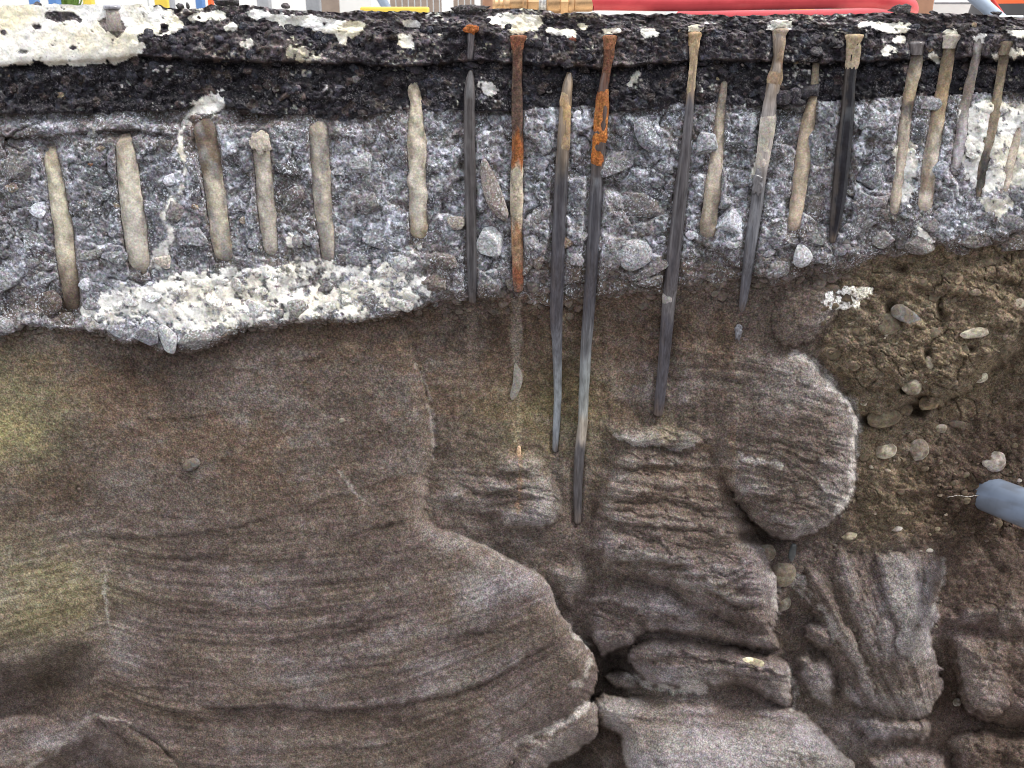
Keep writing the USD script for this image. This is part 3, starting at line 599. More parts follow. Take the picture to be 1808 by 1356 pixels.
rod_path('grey_a', [(1730, 66, 16), (1723, 105, 15), (1712, 150, 17), (1702, 195, 20), (1697, 240, 20), (1690, 285, 18), (1684, 310, 14)], off=-0.35, gap=(1.5, 0.3), bury=-0.12, sink='end')
rod_path('tan_e', [(1777, 72, 20), (1771, 110, 17), (1762, 160, 15), (1756, 205, 20), (1745, 255, 19), (1737, 290, 17), (1730, 335, 13), (1727, 350, 7)], off=-0.35, gap=(1.5, 0.3), bury=-0.12, sink='end')
rod_path('tan_f', [(1799, 225, 10), (1790, 260, 18), (1779, 310, 18), (1772, 350, 12)], off=-0.35, gap=(1.5, 0.3), bury=-0.12, sink=True)

soft = ndimage.gaussian_filter(d, 9)
ROD_BROWN = np.zeros(U.shape)  # brown tint beside each rod, wider on its left
for key, r in RODS.items():
    p = r['p']
    L = np.concatenate([[0], np.cumsum(np.hypot(*np.diff(p[:, :2], axis=0).T))])
    n = max(8, int(L[-1] / 5))
    s = np.linspace(0, L[-1], n)
    p[:, 2] *= 1.04 if r['off'] < 0 else 1.0 if key == 'black' else 0.92
    u, v, w = (ndimage.gaussian_filter1d(np.interp(s, L, p[:, k]), 1.0, mode='nearest') for k in range(3))
    ds_ = sample(soft, u, v)
    deg = 1 if L[-1] < 260 else 2
    fit = np.polyval(np.polyfit(s, ds_, deg), s)
    rad = w / 2 * mpp(u, v)
    r.update(u=u, v=v, w=w, s=s, rad=rad, out=np.maximum(fit, fit * 0.5 + ds_ * 0.5) + r['off'] * rad.mean())
    r['out0'] = r['out'].copy()
    if r['sink']:
        e_ = np.maximum(sstep(14, 0, s) * (r['sink'] != 'end'), sstep(22, 0, s[-1] - s))
        r['out'] = r['out'] + 0.12 * rad - 0.85 * rad * e_ - 0.22 * rad * np.clip(F(s / 40 + v[0], s * 0 + 1.7, 3, 133), 0, 1)
    poly = np.stack([u, v], 1)
    sl = crop(poly, 60)
    tree = cKDTree(poly)
    q = np.stack([U[sl].ravel(), V[sl].ravel()], 1)
    dist, idx = tree.query(q)
    side = np.sign(q[:, 0] - u[idx])
    half = w[idx] / 2
    g = np.where(side < 0, r['gap'][0], r['gap'][1]) * (0.6 + 0.8 * N(q[:, 0] / 14, q[:, 1] / 14, 131))
    floor_ = r['out0'][idx] - r['bury'] * rad[idx]
    ext = np.clip(dist - half - g, 0, None)
    target = floor_ + ext * 0.0022 + (ext > 0) * 0.002
    ends = (idx == 0) & (q[:, 1] < v[0]) | (idx == n - 1) & (q[:, 1] > v[-1])
    target = np.where(ends, target + 0.004, target)
    d[sl] = np.minimum(d[sl], target.reshape(d[sl].shape))
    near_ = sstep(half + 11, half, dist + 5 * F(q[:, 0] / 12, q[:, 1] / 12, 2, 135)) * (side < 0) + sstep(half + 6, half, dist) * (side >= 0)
    ROD_BROWN[sl] = np.maximum(ROD_BROWN[sl], (near_ * (0.6 if r['sink'] else 0.5)).reshape(d[sl].shape))

# ------------------------------------------------------------------ colours of the face (base colours, with some light and shade painted in)
def mixc(a, b, t):
    return a + (np.asarray(b) - a) * np.clip(t, 0, 1)[..., None]
def blob(u0, v0, ru, rv):
    return np.exp(-(((U - u0) / ru) ** 2 + ((V - v0) / rv) ** 2))
def polymask(poly, soft_px, n=2):
    poly = smooth_poly(poly, n)
    out = np.zeros(U.shape)
    sl = crop(poly, 30 + soft_px * 2)
    m = inside(poly, sl, 0.8)
    s = ndimage.distance_transform_edt(m) * S - ndimage.distance_transform_edt(~m) * S
    out[sl] = sstep(-soft_px, soft_px, s)
    return out

# bank
bw_ = np.where(LUMP == 1, 0.35 + 0.65 * sstep(850, 1000, V), 0.6)
paleness = 0.46 + 0.19 * F(U / 110, V / 90, 5, 141) + bw_ * (0.10 * F(along / 300, bed / 24, 3, 143) + 0.06 * F(along / 150, bed / 8, 2, 147)) + 0.10 * F(U / 20, V / 16, 3, 149)  # drier sand is paler; highlights and shade are painted in as well
for b in [(870, 1035, 75, 30, .5), (835, 1062, 35, 25, .45), (720, 1180, 160, 40, .15), (480, 1190, 140, 30, .15), (220, 1160, 40, 40, .25), (700, 740, 40, 60, .18), (240, 800, 120, 60, .12), (420, 770, 160, 90, .10),
          (1400, 690, 80, 50, .25), (1470, 860, 25, 40, .4), (1300, 1330, 190, 60, .72), (1080, 1255, 40, 25, .5), (1595, 1030, 55, 75, .6), (1610, 1140, 40, 30, .4), (1745, 1210, 30, 40, .25), (1100, 940, 50, 30, .2), (1100, 1000, 70, 20, .25),
          (950, 890, 40, 25, .35), (900, 850, 50, 30, .2), (1150, 1075, 80, 22, .25), (1220, 1195, 60, 14, .3), (80, 1300, 40, 20, .2), (200, 1345, 50, 14, .15), (1140, 770, 60, 14, .3)]:
    paleness += b[4] * blob(*b[:4])  # pale patches, with painted highlights on lobe and shelf tops
for b in [(90, 1215, 90, 50, .35), (170, 650, 120, 35, .2), (900, 580, 120, 40, .25), (1150, 570, 120, 40, .25), (120, 780, 50, 90, .2), (600, 690, 60, 40, .2), (1390, 560, 40, 50, .25), (1050, 880, 15, 80, .2), (1320, 900, 25, 40, .2), (1650, 900, 120, 90, .30), (1760, 740, 80, 120, .35),
          (550, 1270, 200, 14, .3), (1450, 1050, 30, 60, .2), (1800, 1330, 120, 60, .25), (700, 600, 40, 60, .1), (330, 720, 40, 80, .12), (1040, 1230, 60, 60, .3)]:
    paleness -= b[4] * blob(*b[:4])  # dark patches, with shade painted into hollows and under the slab
paleness -= 0.22 * np.clip(STRIPES, 0, 1.2)
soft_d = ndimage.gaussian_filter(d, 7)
proud = np.clip((ndimage.gaussian_filter(d, 1.2) - soft_d) / 0.006, -1, 1)          # raised rims paler with dust and painted highlight, creases darker
paleness += np.where(LUMP == 1, 0.10, 0.24) * np.clip(proud, 0, 1) - 0.10 * np.clip(-proud, 0, 1)
dark_sand, mid_, pale_sand = np.array([0.052, 0.039, 0.031]), np.array([0.110, 0.0875, 0.0755]), np.array([0.222, 0.203, 0.198])
dd = np.clip(paleness, 0, 1.15)
soil = mixc(mixc(dark_sand + np.zeros(U.shape + (3,)), mid_, dd * 2), pale_sand, (dd - 0.5) * 1.7)
ochre = sstep(0.35, 0.75, N(U / 120, V / 90, 155) + 0.25 * F(U / 30, bed / 20, 2, 156)) * sstep(1000, 760, V) * (U < 1300)
soil = mixc(soil, soil * np.array([1.07, 0.96, 0.84]), ochre * 0.8)
mauve = sstep(820, 1050, V) * sstep(0.3, 0.6, N(U / 90, bed / 40, 158))
soil = mixc(soil, soil * np.array([0.98, 0.98, 1.05]), mauve)
for b in [(20, 720, 100, 90, 1.3), (10, 770, 60, 50, .7), (60, 1050, 130, 85, 1.4), (940, 740, 110, 75, .6), (1010, 700, 60, 120, .4), (1185, 765, 45, 20, .35)]:     # yellowish resin that soaked into the sand
    soil = mixc(soil, soil * np.array([1.25, 1.25, 1.02]) + np.array([0.032, 0.036, 0.018]), np.clip(b[4], 0, 1) * blob(*b[:4]) * (0.6 + 0.8 * N(U / 30, bed / 16, 151)) * max(1, b[4]))
soil = soil * (1 + 0.22 * F(U / 5, V / 5, 2, 160) + 0.16 * F(U / 15, V / 12, 3, 162))[..., None]
# gravelly ledge: olive brown
olive = np.array([0.148, 0.113, 0.074]) * (0.75 + 0.5 * N(U / 40, V / 40, 153) + 0.35 * (rand_of(idc2, 5) - 0.5))[..., None]
reddish0 = sstep(1560, 1680, U) * sstep(0, 110, V - (1360 - 0.42 * U) - 40)
soil = mixc(soil, olive, np.clip(grav_w * 1.2, 0, 1) * 0.8 * (1 - 0.75 * reddish0))
reddish = reddish0 * (LUMP != 9) * 0.8
soil = mixc(soil, soil * np.array([0.80, 0.72, 0.68]), reddish)
# traces that the rods left in the sand
for pl, wd, col, am in [([(914, 520), (913, 590), (911, 640)], 10, (0.21, 0.18, 0.155), .6), ([(916, 700), (915, 780)], 7, (0.24, 0.20, 0.14), .6), ([(917, 800), (916, 850), (915, 900)], 4, (0.22, 0.13, 0.075), .4), ([(985, 800), (984, 850), (983, 900)], 12, (0.085, 0.072, 0.064), .7),
                        ([(832, 540), (834, 600), (836, 680)], 12, (0.15, 0.12, 0.10), .4), ([(1240, 560), (1235, 640), (1225, 700)], 14, (0.16, 0.13, 0.11), .35), ([(1178, 735), (1180, 770)], 14, (0.20, 0.165, 0.12), .5), ([(1300, 600), (1296, 650)], 8, (0.15, 0.12, 0.10), .4)]:
    ls = shapely.LineString(np.array(pl, float)); sl = crop(pl, 40)
    t_ = shapely.distance(shapely.points(WU[sl].ravel() * 0.4 + U[sl].ravel() * 0.6, V[sl].ravel()), ls).reshape(U[sl].shape)
    soil[sl] = mixc(soil[sl], col, am * sstep(wd * 1.2, wd * 0.3, t_ + 4 * F(U[sl] / 10, V[sl] / 14, 2, 164)))
# pale rims: salt crust, and highlights painted along some ridges
rimA = np.zeros(U.shape)
for pl, wd, am in [([(1402, 628), (1440, 642), (1474, 692), (1508, 710), (1513, 745), (1512, 790), (1508, 830), (1498, 870), (1480, 905)], 9, 0.85), ([(1370, 1010), (1373, 1050), (1366, 1110)], 6, .7), ([(800, 944), (850, 963), (900, 985), (945, 1008), (972, 1035), (986, 1080), (1008, 1112), (1040, 1140)], 5, .6),
                   ([(910, 1312), (960, 1292), (1000, 1270), (1040, 1240)], 7, .9), ([(1010, 1215), (1030, 1195), (1042, 1170)], 6, .5), ([(1110, 1196), (1150, 1212), (1190, 1222), (1240, 1218)], 6, .8), ([(1085, 770), (1110, 779), (1150, 784), (1200, 791), (1225, 787)], 5, .8),
                   ([(1310, 803), (1331, 811), (1354, 817), (1384, 825)], 5, .7), ([(1390, 1185), (1405, 1215), (1402, 1250)], 6, .6), ([(1380, 1010), (1440, 1060), (1480, 1120)], 6, .5), ([(1410, 1014), (1450, 1075), (1475, 1125)], 5, .7), ([(1668, 985), (1664, 1030), (1642, 1085)], 4, .5),
                   ([(160, 1265), (130, 1300), (80, 1340), (50, 1356)], 5, .25), ([(160, 1262), (200, 1268), (240, 1285)], 5, .2), ([(184, 1000), (188, 1060), (194, 1110)], 3, .5), ([(600, 830), (620, 870), (640, 880)], 3, .35), ([(735, 640), (757, 690), (764, 750), (762, 810)], 4, .3)]:
    q = np.array(pl, float)
    ls = shapely.LineString(q)
    sl = crop(q, 40)
    t = shapely.distance(shapely.points(WU[sl].ravel() * 0.7 + U[sl].ravel() * 0.3, WV[sl].ravel() * 0.7 + V[sl].ravel() * 0.3), ls).reshape(U[sl].shape)
    rimA[sl] = np.maximum(rimA[sl], am * sstep(wd * 1.4, wd * 0.3, t + 4 * F(U[sl] / 9, V[sl] / 9, 2, 157)))
soil = mixc(soil, (0.44, 0.415, 0.395), rimA * sstep(0.2, 0.6, N(U / 14, V / 14, 159) + 0.15) * np.where((U > 790) & (U < 1020) & (V < 1120), 0.28, 0.8))

# concrete
cv_ = 0.8 + 0.25 * F(U / 90, V / 90, 3, 161) + 0.35 * (rand_of(idB, 16) - 0.5) + 0.2 * (rand_of(idA, 17) - 0.5)
conc = np.array([0.205, 0.208, 0.234]) * np.clip(cv_, 0.3, 1.6)[..., None]
darkst = (rand_of(idB, 18) > 0.90) & (b2 - b1 > 0.06)
conc = np.where(darkst[..., None], np.array([0.085, 0.088, 0.10]), conc)
frost = np.clip(0.5 * F(U / 60, V / 48, 3, 163) + 0.55 * F(U / 12, V / 10, 3, 165) + 0.5 * F(U / 4.5, V / 4.5, 2, 166) - 0.02, 0, 1) * np.interp(U, [0, 800, 1500, 1970], [0.8, 1.0, 1.1, 1.2])
conc = mixc(conc, (0.56, 0.58, 0.66), frost * 1.25)
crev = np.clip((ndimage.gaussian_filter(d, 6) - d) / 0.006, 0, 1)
conc = mixc(conc, (0.10, 0.088, 0.082), crev * 0.6)          # darker brown in the hollows of the fracture
dirtiness = sstep(0.42, 0.95, N(U / 70, V / 55, 167) + 0.25 * F(U / 18, V / 18, 2, 169)) * 0.5
dirtiness = np.maximum(dirtiness, sstep(415, 480, V) * sstep(860, 930, U) * sstep(1560, 1480, U) * (0.75 + 0.3 * F(U / 30, V / 30, 2, 171)))
dirtiness = np.maximum(dirtiness, 0.8 * (blob(430, 208, 130, 22) + blob(345, 240, 28, 50) + blob(120, 540, 30, 40) + blob(770, 480, 40, 60) + blob(60, 540, 60, 30) + blob(870, 330, 14, 90)))
dirtiness = np.maximum(dirtiness, sstep(np.where(U > 780, 46, 20), 0, -tC + 10 * F(U / 25, V / 20, 3, 172)) * 0.9 * (U > 100))
dirtiness = np.maximum(dirtiness, ROD_BROWN)
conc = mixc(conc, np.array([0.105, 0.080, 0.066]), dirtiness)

# asphalt
av = 0.6 + 0.9 * rand_of(idE, 19)
asp = (np.array([0.0105, 0.0095, 0.0135]) + upper[..., None] * np.array([0.011, 0.009, 0.011])) * av[..., None]
pick = rand_of(idE, 20)
asp = np.where((pick > 0.90)[..., None], np.array([0.055, 0.042, 0.040]) * av[..., None], asp)
asp = np.where((pick < 0.09)[..., None], np.array([0.040, 0.041, 0.055]) * av[..., None], asp)
dust = np.clip(0.22 + 0.9 * F(U / 34, V / 26, 4, 173), 0, 1) * np.maximum(upper, 0.22) * np.interp(U, [0, 300, 620, 900, 1970], [0.6, 0.5, 0.95, 0.8, 0.55]) * sstep(0.25, 0.7, N(U / 6, V / 6, 175) + 0.2)
dust = np.maximum(dust, 0.55 * sstep(60, 18, V) * sstep(0.25, 0.55, N(U / 9, V / 9, 177)))
asp = mixc(asp, (0.20, 0.170, 0.172), dust * np.where(upper > 0.5, 0.85, 0.6))

# white resin crust
crust = np.zeros(U.shape)
def white(poly, soft_px, thr, scale=14.0, amt=1.0, stretch=1.0):
    m = polymask(poly, soft_px)
    tex = 0.5 + 0.5 * F(U / scale, V * stretch / scale, 4, 181) + 0.25 * F(U / 5, V / 5, 2, 183)
    tex = tex + 0.22 * F(U / 9, V / 9, 2, 185)
    return amt * sstep(thr - 0.10, thr + 0.10, m * 1.15 - (1 - tex) * 0.75) * sstep(0.0, 0.25, m)
foot_w = 0.97 * white([(140, 540), (180, 506), (250, 492), (300, 478), (330, 466), (420, 478), (470, 468), (520, 446), (560, 452), (640, 470), (700, 448), (738, 428), (750, 446), (726, 470), (764, 482), (776, 505), (762, 532), (720, 548), (690, 556), (640, 570), (540, 566), (450, 575), (430, 588), (330, 596), (300, 582), (255, 572), (150, 566)], 16, 0.66, 12)
core = white([(165, 540), (230, 505), (300, 492), (330, 474), (420, 490), (440, 530), (420, 572), (330, 585), (290, 566), (200, 556)], 16, 0.60, 15)
whites = [np.maximum(foot_w, core)]
whites += [white([(-200, -10), (300, -10), (322, 30), (318, 58), (300, 62), (250, 58), (246, 74), (266, 86), (236, 108), (120, 113), (-200, 122)], 5, 0.30, 16),
           white([(430, 5), (520, 14), (640, 24), (652, 48), (622, 66), (596, 84), (580, 60), (560, 62), (530, 44), (500, 50), (480, 30), (440, 34)], 8, 0.40, 14),
           white([(326, 10), (370, 10), (400, 12), (398, 30), (350, 30), (330, 30)], 5, 0.35, 12), white([(392, 36), (420, 38), (420, 54), (394, 54)], 4, 0.35, 10),
           white([(704, 22), (746, 22), (748, 42), (706, 44)], 3, 0.15, 12), white([(856, 8), (955, 10), (958, 34), (940, 56), (905, 58), (880, 40), (860, 30)], 6, 0.32, 14),
           white([(960, 42), (1000, 44), (1018, 54), (1016, 68), (990, 62), (962, 58)], 5, 0.34, 10), white([(1064, 48), (1092, 40), (1094, 60), (1070, 64)], 4, 0.4, 8), white([(1128, 44), (1160, 44), (1162, 64), (1132, 66)], 4, 0.45, 8),
           white([(1512, 26), (1560, 28), (1608, 24), (1608, 50), (1580, 60), (1540, 48), (1516, 44)], 6, 0.42, 11), white([(1576, 60), (1600, 62), (1596, 80), (1578, 78)], 4, 0.42, 8), white([(1356, 30), (1396, 30), (1396, 48), (1358, 48)], 3, 0.25, 12),
           white([(1770, 40), (1830, 40), (1830, 66), (1780, 62)], 6, 0.42, 10), white([(420, 70), (445, 66), (450, 84), (428, 88)], 4, 0.5, 8, 0.9), white([(1016, 28), (1040, 30), (1034, 44), (1018, 46)], 4, 0.5, 8), white([(1640, 96), (1660, 92), (1664, 112), (1644, 114)], 4, 0.5, 7), white([(1560, 84), (1584, 80), (1588, 96), (1564, 100)], 4, 0.5, 7), white([(1740, 96), (1800, 80), (1820, 100), (1760, 112)], 6, 0.6, 7), white([(1716, 58), (1742, 58), (1738, 78), (1718, 80)], 4, 0.4, 9), white([(700, 60), (736, 56), (738, 84), (706, 84)], 6, 0.5, 8),
           white([(840, 140), (880, 142), (884, 168), (850, 172)], 5, 0.5, 8, 0.8), white([(1106, 128), (1130, 128), (1130, 160), (1108, 160)], 6, 0.55, 8, 0.7), white([(360, 160), (400, 160), (395, 196), (340, 205), (335, 190)], 6, 0.5, 9, 0.9), white([(500, 78), (560, 82), (560, 112), (510, 112)], 8, 0.55, 9, 0.7),
           white([(1696, 180), (1740, 172), (1970, 178), (1970, 345), (1800, 330), (1740, 345), (1700, 310), (1688, 260)], 14, 0.52, 16), white([(1574, 250), (1612, 240), (1625, 300), (1612, 370), (1585, 350)], 10, 0.45, 12, 0.8),
           white([(1330, 270), (1345, 268), (1338, 320), (1324, 322)], 4, 0.40, 9), white([(1720, 345), (1790, 340), (1800, 370), (1760, 390), (1740, 370)], 8, 0.5, 12, 0.9), white([(1610, 395), (1640, 405), (1650, 440), (1630, 430)], 5, 0.45, 9), white([(505, 410), (540, 412), (540, 432), (508, 434)], 5, 0.42, 9),
           white([(1440, 520), (1500, 495), (1545, 505), (1540, 530), (1500, 552), (1450, 545)], 10, 0.58, 7), white([(270, 440), (300, 446), (292, 470), (268, 476)], 5, 0.4, 10)]
vein = np.zeros(U.shape)
vp = np.array([(352, 188), (332, 205), (320, 235), (318, 262), (330, 290), (328, 315), (318, 340), (300, 362), (288, 385), (296, 408), (300, 425), (284, 446), (268, 468)], float)
sl = crop(vp, 40)
vd = shapely.distance(shapely.points(WU[sl].ravel() * 0.6 + U[sl].ravel() * 0.4, WV[sl].ravel() * 0.6 + V[sl].ravel() * 0.4), shapely.LineString(vp)).reshape(U[sl].shape)
vein[sl] = sstep(6.5, 2.5, vd + 3 * F(U[sl] / 10, V[sl] / 10, 2, 187) - 1.5 * (V[sl] > 390))
whites.append(vein * 0.85 * sstep(0.15, 0.5, N(U / 11, V / 11, 188)))
for w_ in whites:
    crust = np.maximum(crust, w_)
# scattered flecks of crust on the asphalt
fl = sstep(0.76, 0.88, N(U / 4.2, V / 4.2, 191) * 0.5 + 0.02 * sstep(80, 20, V) - 0.03 + N(U / 12, V / 12, 192) * 0.22 + N(U / 60, V / 30, 193) * 0.38) * (tM < 0)
flecks = 0.8 * fl
holes = polymask([(78, 14), (112, 16), (142, 20), (146, 38), (120, 32), (95, 40), (80, 24)], 3) + polymask([(176, 30), (216, 28), (218, 52), (208, 66), (190, 52), (178, 46)], 3) + polymask([(280, 34), (298, 36), (298, 58), (282, 58)], 3) + blob(64, 45, 9, 7) * 1.2 + blob(5, 56, 6, 6) * 1.2 + blob(40, 92, 14, 5) + blob(130, 85, 8, 5)
holes_t = sstep(0.35, 0.75, holes + 0.25 * F(U / 7, V / 7, 2, 195))
crust = crust * (1 - holes_t)
crust = crust * np.where((V > 400) & (U < 800), 1 - 0.9 * sstep(0.66, 0.78, N(U / 16, V / 12, 182) * 0.7 + N(U / 6, V / 6, 184) * 0.4), 1.0)
region = np.where(tM < 0, 0, np.where(tC < 0, 1, np.where(grav_w > 0.5, 3, 2)))
cream = np.clip(0.5 + 0.7 * F(U / 60, V / 50, 3, 197), 0, 1)
white_c = mixc(np.array([0.87, 0.87, 0.86]) + np.zeros(U.shape + (3,)), (0.80, 0.74, 0.55), np.where(V < 125, np.clip(cream * 1.1, 0, 1), cream ** 1.5) * np.where(U > 1500, 0.7, np.where(V < 125, 0.85, 0.45)))
crust_s = np.clip(crust, 0, 1)
white_c = white_c * (1 - 0.34 * sstep(0.42, 0.75, N(U / 22, V / 18, 186) + 0.25 * F(U / 7, V / 7, 2, 189)) * (V > 130))[..., None]
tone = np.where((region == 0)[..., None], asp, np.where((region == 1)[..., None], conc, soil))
halo = sstep(0.05, 0.7, ndimage.gaussian_filter(crust_s, 6)) * sstep(0.35, 0.65, N(U / 9, V / 9, 198) + 0.2 * F(U / 4, V / 4, 2, 199)) * 0.55
tone = mixc(tone, white_c * 0.8, halo * (region == 1))
tone = mixc(tone, white_c * 0.8, flecks * np.where(V < 60, 1.0, 0.75))
tone = mixc(tone, white_c, crust_s)
tone = mixc(tone, np.array([0.30, 0.26, 0.24]), holes_t * blob(196, 44, 30, 26) * 0.9)
d = d + (ndimage.gaussian_filter(d, 3.0) - d) * np.clip(crust_s * 1.2, 0, 1) * 0.65
d += 0.0018 * crust_s * (0.6 + 0.8 * N(U / 12, V / 12, 199))
DF = d

# faces of the relief
P = at(U, V_W, d)
nu, nv = U.shape
idx = np.arange(nu * nv).reshape(nu, nv)
q = np.stack([idx[:-1, :-1], idx[:-1, 1:], idx[1:, 1:], idx[1:, :-1]], -1).reshape(-1, 4)
ctr = lambda f: (f[:-1, :-1] + f[:-1, 1:] + f[1:, 1:] + f[1:, :-1]) / 4
reg_f = region[:-1, :-1].ravel()
cr_f = ctr(crust_s).ravel() > 0.55
lu_f = LUMP[:-1, :-1].ravel()
Pf, Tf = P.reshape(-1, 3), tone.reshape(-1, 3)
# vertex normals of the whole relief, so that neighbouring pieces shade as one
tri_all = np.vstack([q[:, [0, 1, 2]], q[:, [0, 2, 3]]])
fn = np.cross(Pf[tri_all[:, 1]] - Pf[tri_all[:, 0]], Pf[tri_all[:, 2]] - Pf[tri_all[:, 0]])
NV = np.zeros_like(Pf)
for k in range(3):
    for a in range(3):
        NV[:, a] += np.bincount(tri_all[:, k], fn[:, a], len(Pf))
NV /= np.maximum(np.linalg.norm(NV, axis=1, keepdims=True), 1e-12)

def relief(name, mask, mat, parent, label=None, kind=None):
    quads = q[mask]
    if not len(quads):
        return None
    used, inv = np.unique(quads, return_inverse=True)
    f = inv.reshape(-1, 4)
    path = f'{parent}/{numbered(name, parent)}'
    m = UsdGeom.Mesh.Define(stage, path)
    m.CreatePointsAttr(Vt.Vec3fArray.FromNumpy(Pf[used].astype(np.float32)))
    m.CreateFaceVertexCountsAttr(Vt.IntArray.FromNumpy(np.full(len(f) * 2, 3, np.int32)))
    m.CreateFaceVertexIndicesAttr(Vt.IntArray.FromNumpy(np.stack([f[:, [0, 1, 2]], f[:, [0, 2, 3]]], 1).reshape(-1).astype(np.int32)))
    m.CreateSubdivisionSchemeAttr('none')
    m.CreateNormalsAttr(Vt.Vec3fArray.FromNumpy(NV[used].astype(np.float32)))
    m.SetNormalsInterpolation('vertex')
    UsdGeom.PrimvarsAPI(m).CreatePrimvar('tone', Sdf.ValueTypeNames.Color3fArray, 'vertex').Set(Vt.Vec3fArray.FromNumpy(Tf[used].astype(np.float32)))
    UsdShade.MaterialBindingAPI.Apply(m.GetPrim()).Bind(mat)
    data(m.GetPrim(), label=label, kind=kind)
    return path

ASPHALT = thing('asphalt_layer', 'black broken asphalt layer at the top of the cut', None, kind='structure')
CONCRETE = thing('concrete_layer', 'grey broken concrete layer with embedded stones under the asphalt', None, kind='structure')
BANK = thing('sand_bank', 'brown layered sand bank below the concrete', None, kind='structure')
GRAVEL = thing('gravelly_soil', 'olive brown gravelly soil ledge at the right', None, kind='structure')
relief('face', (reg_f == 0) & ~cr_f, ASPH, ASPHALT)
relief('white_crust', (reg_f == 0) & cr_f, CRUST, ASPHALT, 'white resin crust clinging to the asphalt edge')
relief('face', (reg_f == 1) & ~cr_f, CONC, CONCRETE)
relief('white_crust', (reg_f == 1) & cr_f, CRUST, CONCRETE, 'white resin crust on the broken concrete')
soil_m = (reg_f == 2)
named = [k for k in LABELS if k != 20]
relief('face', soil_m & ~np.isin(lu_f, named), SAND, BANK, 'recessed brown sand between the lumps')
for k in named:
    relief('sand_lump', soil_m & (lu_f == k), SAND, BANK, LABELS[k])
relief('face', (reg_f == 3), DIRT, GRAVEL)

#@@OBJECTS
# ------------------------------------------------------------------ flanks, pit floor, an added far face and the road behind the edge
def grid_mesh(pts):
    a, b = pts.shape[:2]
    i = np.arange(a * b).reshape(a, b)
    f = np.stack([i[:-1, :-1], i[:-1, 1:], i[1:, 1:], i[1:, :-1]], -1).reshape(-1, 4)
    return pts.reshape(-1, 3), f

step_x = np.concatenate([np.arange(0, 0.6, 0.02), [0.7, 0.85, 1.1, 1.4, 1.8, 2.2, 2.6]])
for side, col in ((-1, 0), (1, nu - 1)):
    base, tn = P[col][::4], tone[col][::4]
    reg = region[col][::4]
    ext = base[None] + side * step_x[:, None, None] * np.array([1.0, 0, 0])
    ext[1:, :, 1] += 0.05 * F(ext[1:, :, 0] * 3, ext[1:, :, 2] * 4, 5, 301, 0.6) * np.clip(step_x[1:, None] / 0.1, 0, 1)
    for r_, par, mt in ((0, ASPHALT, ASPH), (1, CONCRETE, CONC), (2, BANK, SAND), (3, GRAVEL, DIRT)):
        rows = np.nonzero(reg == r_)[0]
        if len(rows) > 2:
            rows = np.arange(rows[0], min(rows[-1] + 2, len(reg)))
            v_, f_ = grid_mesh(ext[:, rows])
            if side < 0:
                f_ = f_[:, ::-1]
            put('flank', (v_, f_), mt, par, tone=np.tile(tn[rows], (len(step_x), 1)) * (0.65 + 0.7 * N(v_[:, 0] * 14, v_[:, 2] * 22, 305))[:, None], smooth=True)

road_tone = np.array([0.16, 0.15, 0.145])
edge = P[::2, 0]
xs_ = np.concatenate([[-60, -15], edge[:, 0], [15, 60]])
es = np.vstack([edge[:1], edge[:1], edge, edge[-1:], edge[-1:]]).copy()
es[:, 0] = xs_
rows = [es]
for k, yb in enumerate([0.03, 0.09, 0.2, 0.4, 1.2, 4.0, 15.0, 80.0]):
    r = es.copy()
    r[:, 1] = es[:, 1] + yb if yb < 0.3 else yb
    r[:, 2] = es[:, 2] * (0.75, 0.4, 0.1, 0, 0, 0, 0, 0)[k] - 0.006
    if yb < 0.3:
        r[:, 2] += 0.004 * F(es[:, 0] * 30, r[:, 1] * 30, 3, 311)
    rows.append(r)
pts = np.stack(rows, 0)
v_, f_ = grid_mesh(pts)
tn = road_tone * (0.8 + 0.4 * N(v_[:, 0] * 6, v_[:, 1] * 6, 313))[:, None]
tn = np.where((N(v_[:, 0] * 9, v_[:, 1] * 12, 317) > 0.62)[:, None] & (np.abs(v_[:, 1]) < 0.4)[:, None], np.array([0.7, 0.68, 0.6]), tn)
put('road_surface', (v_, f_[:, ::-1]), DIRT, tone=tn, smooth=True, kind='structure')

gx, gy = np.meshgrid(np.linspace(-5, 5, 60), np.linspace(-3.6, 0.5, 34), indexing='ij')
gz = -1.96 + 0.05 * F(gx * 2, gy * 2, 4, 321)
v_, f_ = grid_mesh(np.stack([gx, gy, gz], -1))
put('pit_floor', (v_, f_[:, ::-1]), SAND, tone=np.array([0.13, 0.10, 0.08]), smooth=True, kind='structure')
gx, gz = np.meshgrid(np.linspace(-5, 5, 60), np.linspace(-2.05, 0.02, 26), indexing='ij')
gy = -3.4 + 0.10 * F(gx * 2, gz * 2, 4, 323) - 0.1 * gz
v_, f_ = grid_mesh(np.stack([gx, gy, gz], -1))
put('added_pit_face', (v_, f_), SAND, tone=np.array([0.13, 0.10, 0.08]), smooth=True, kind='structure')  # unseen face behind the camera, added to cut off the low sky

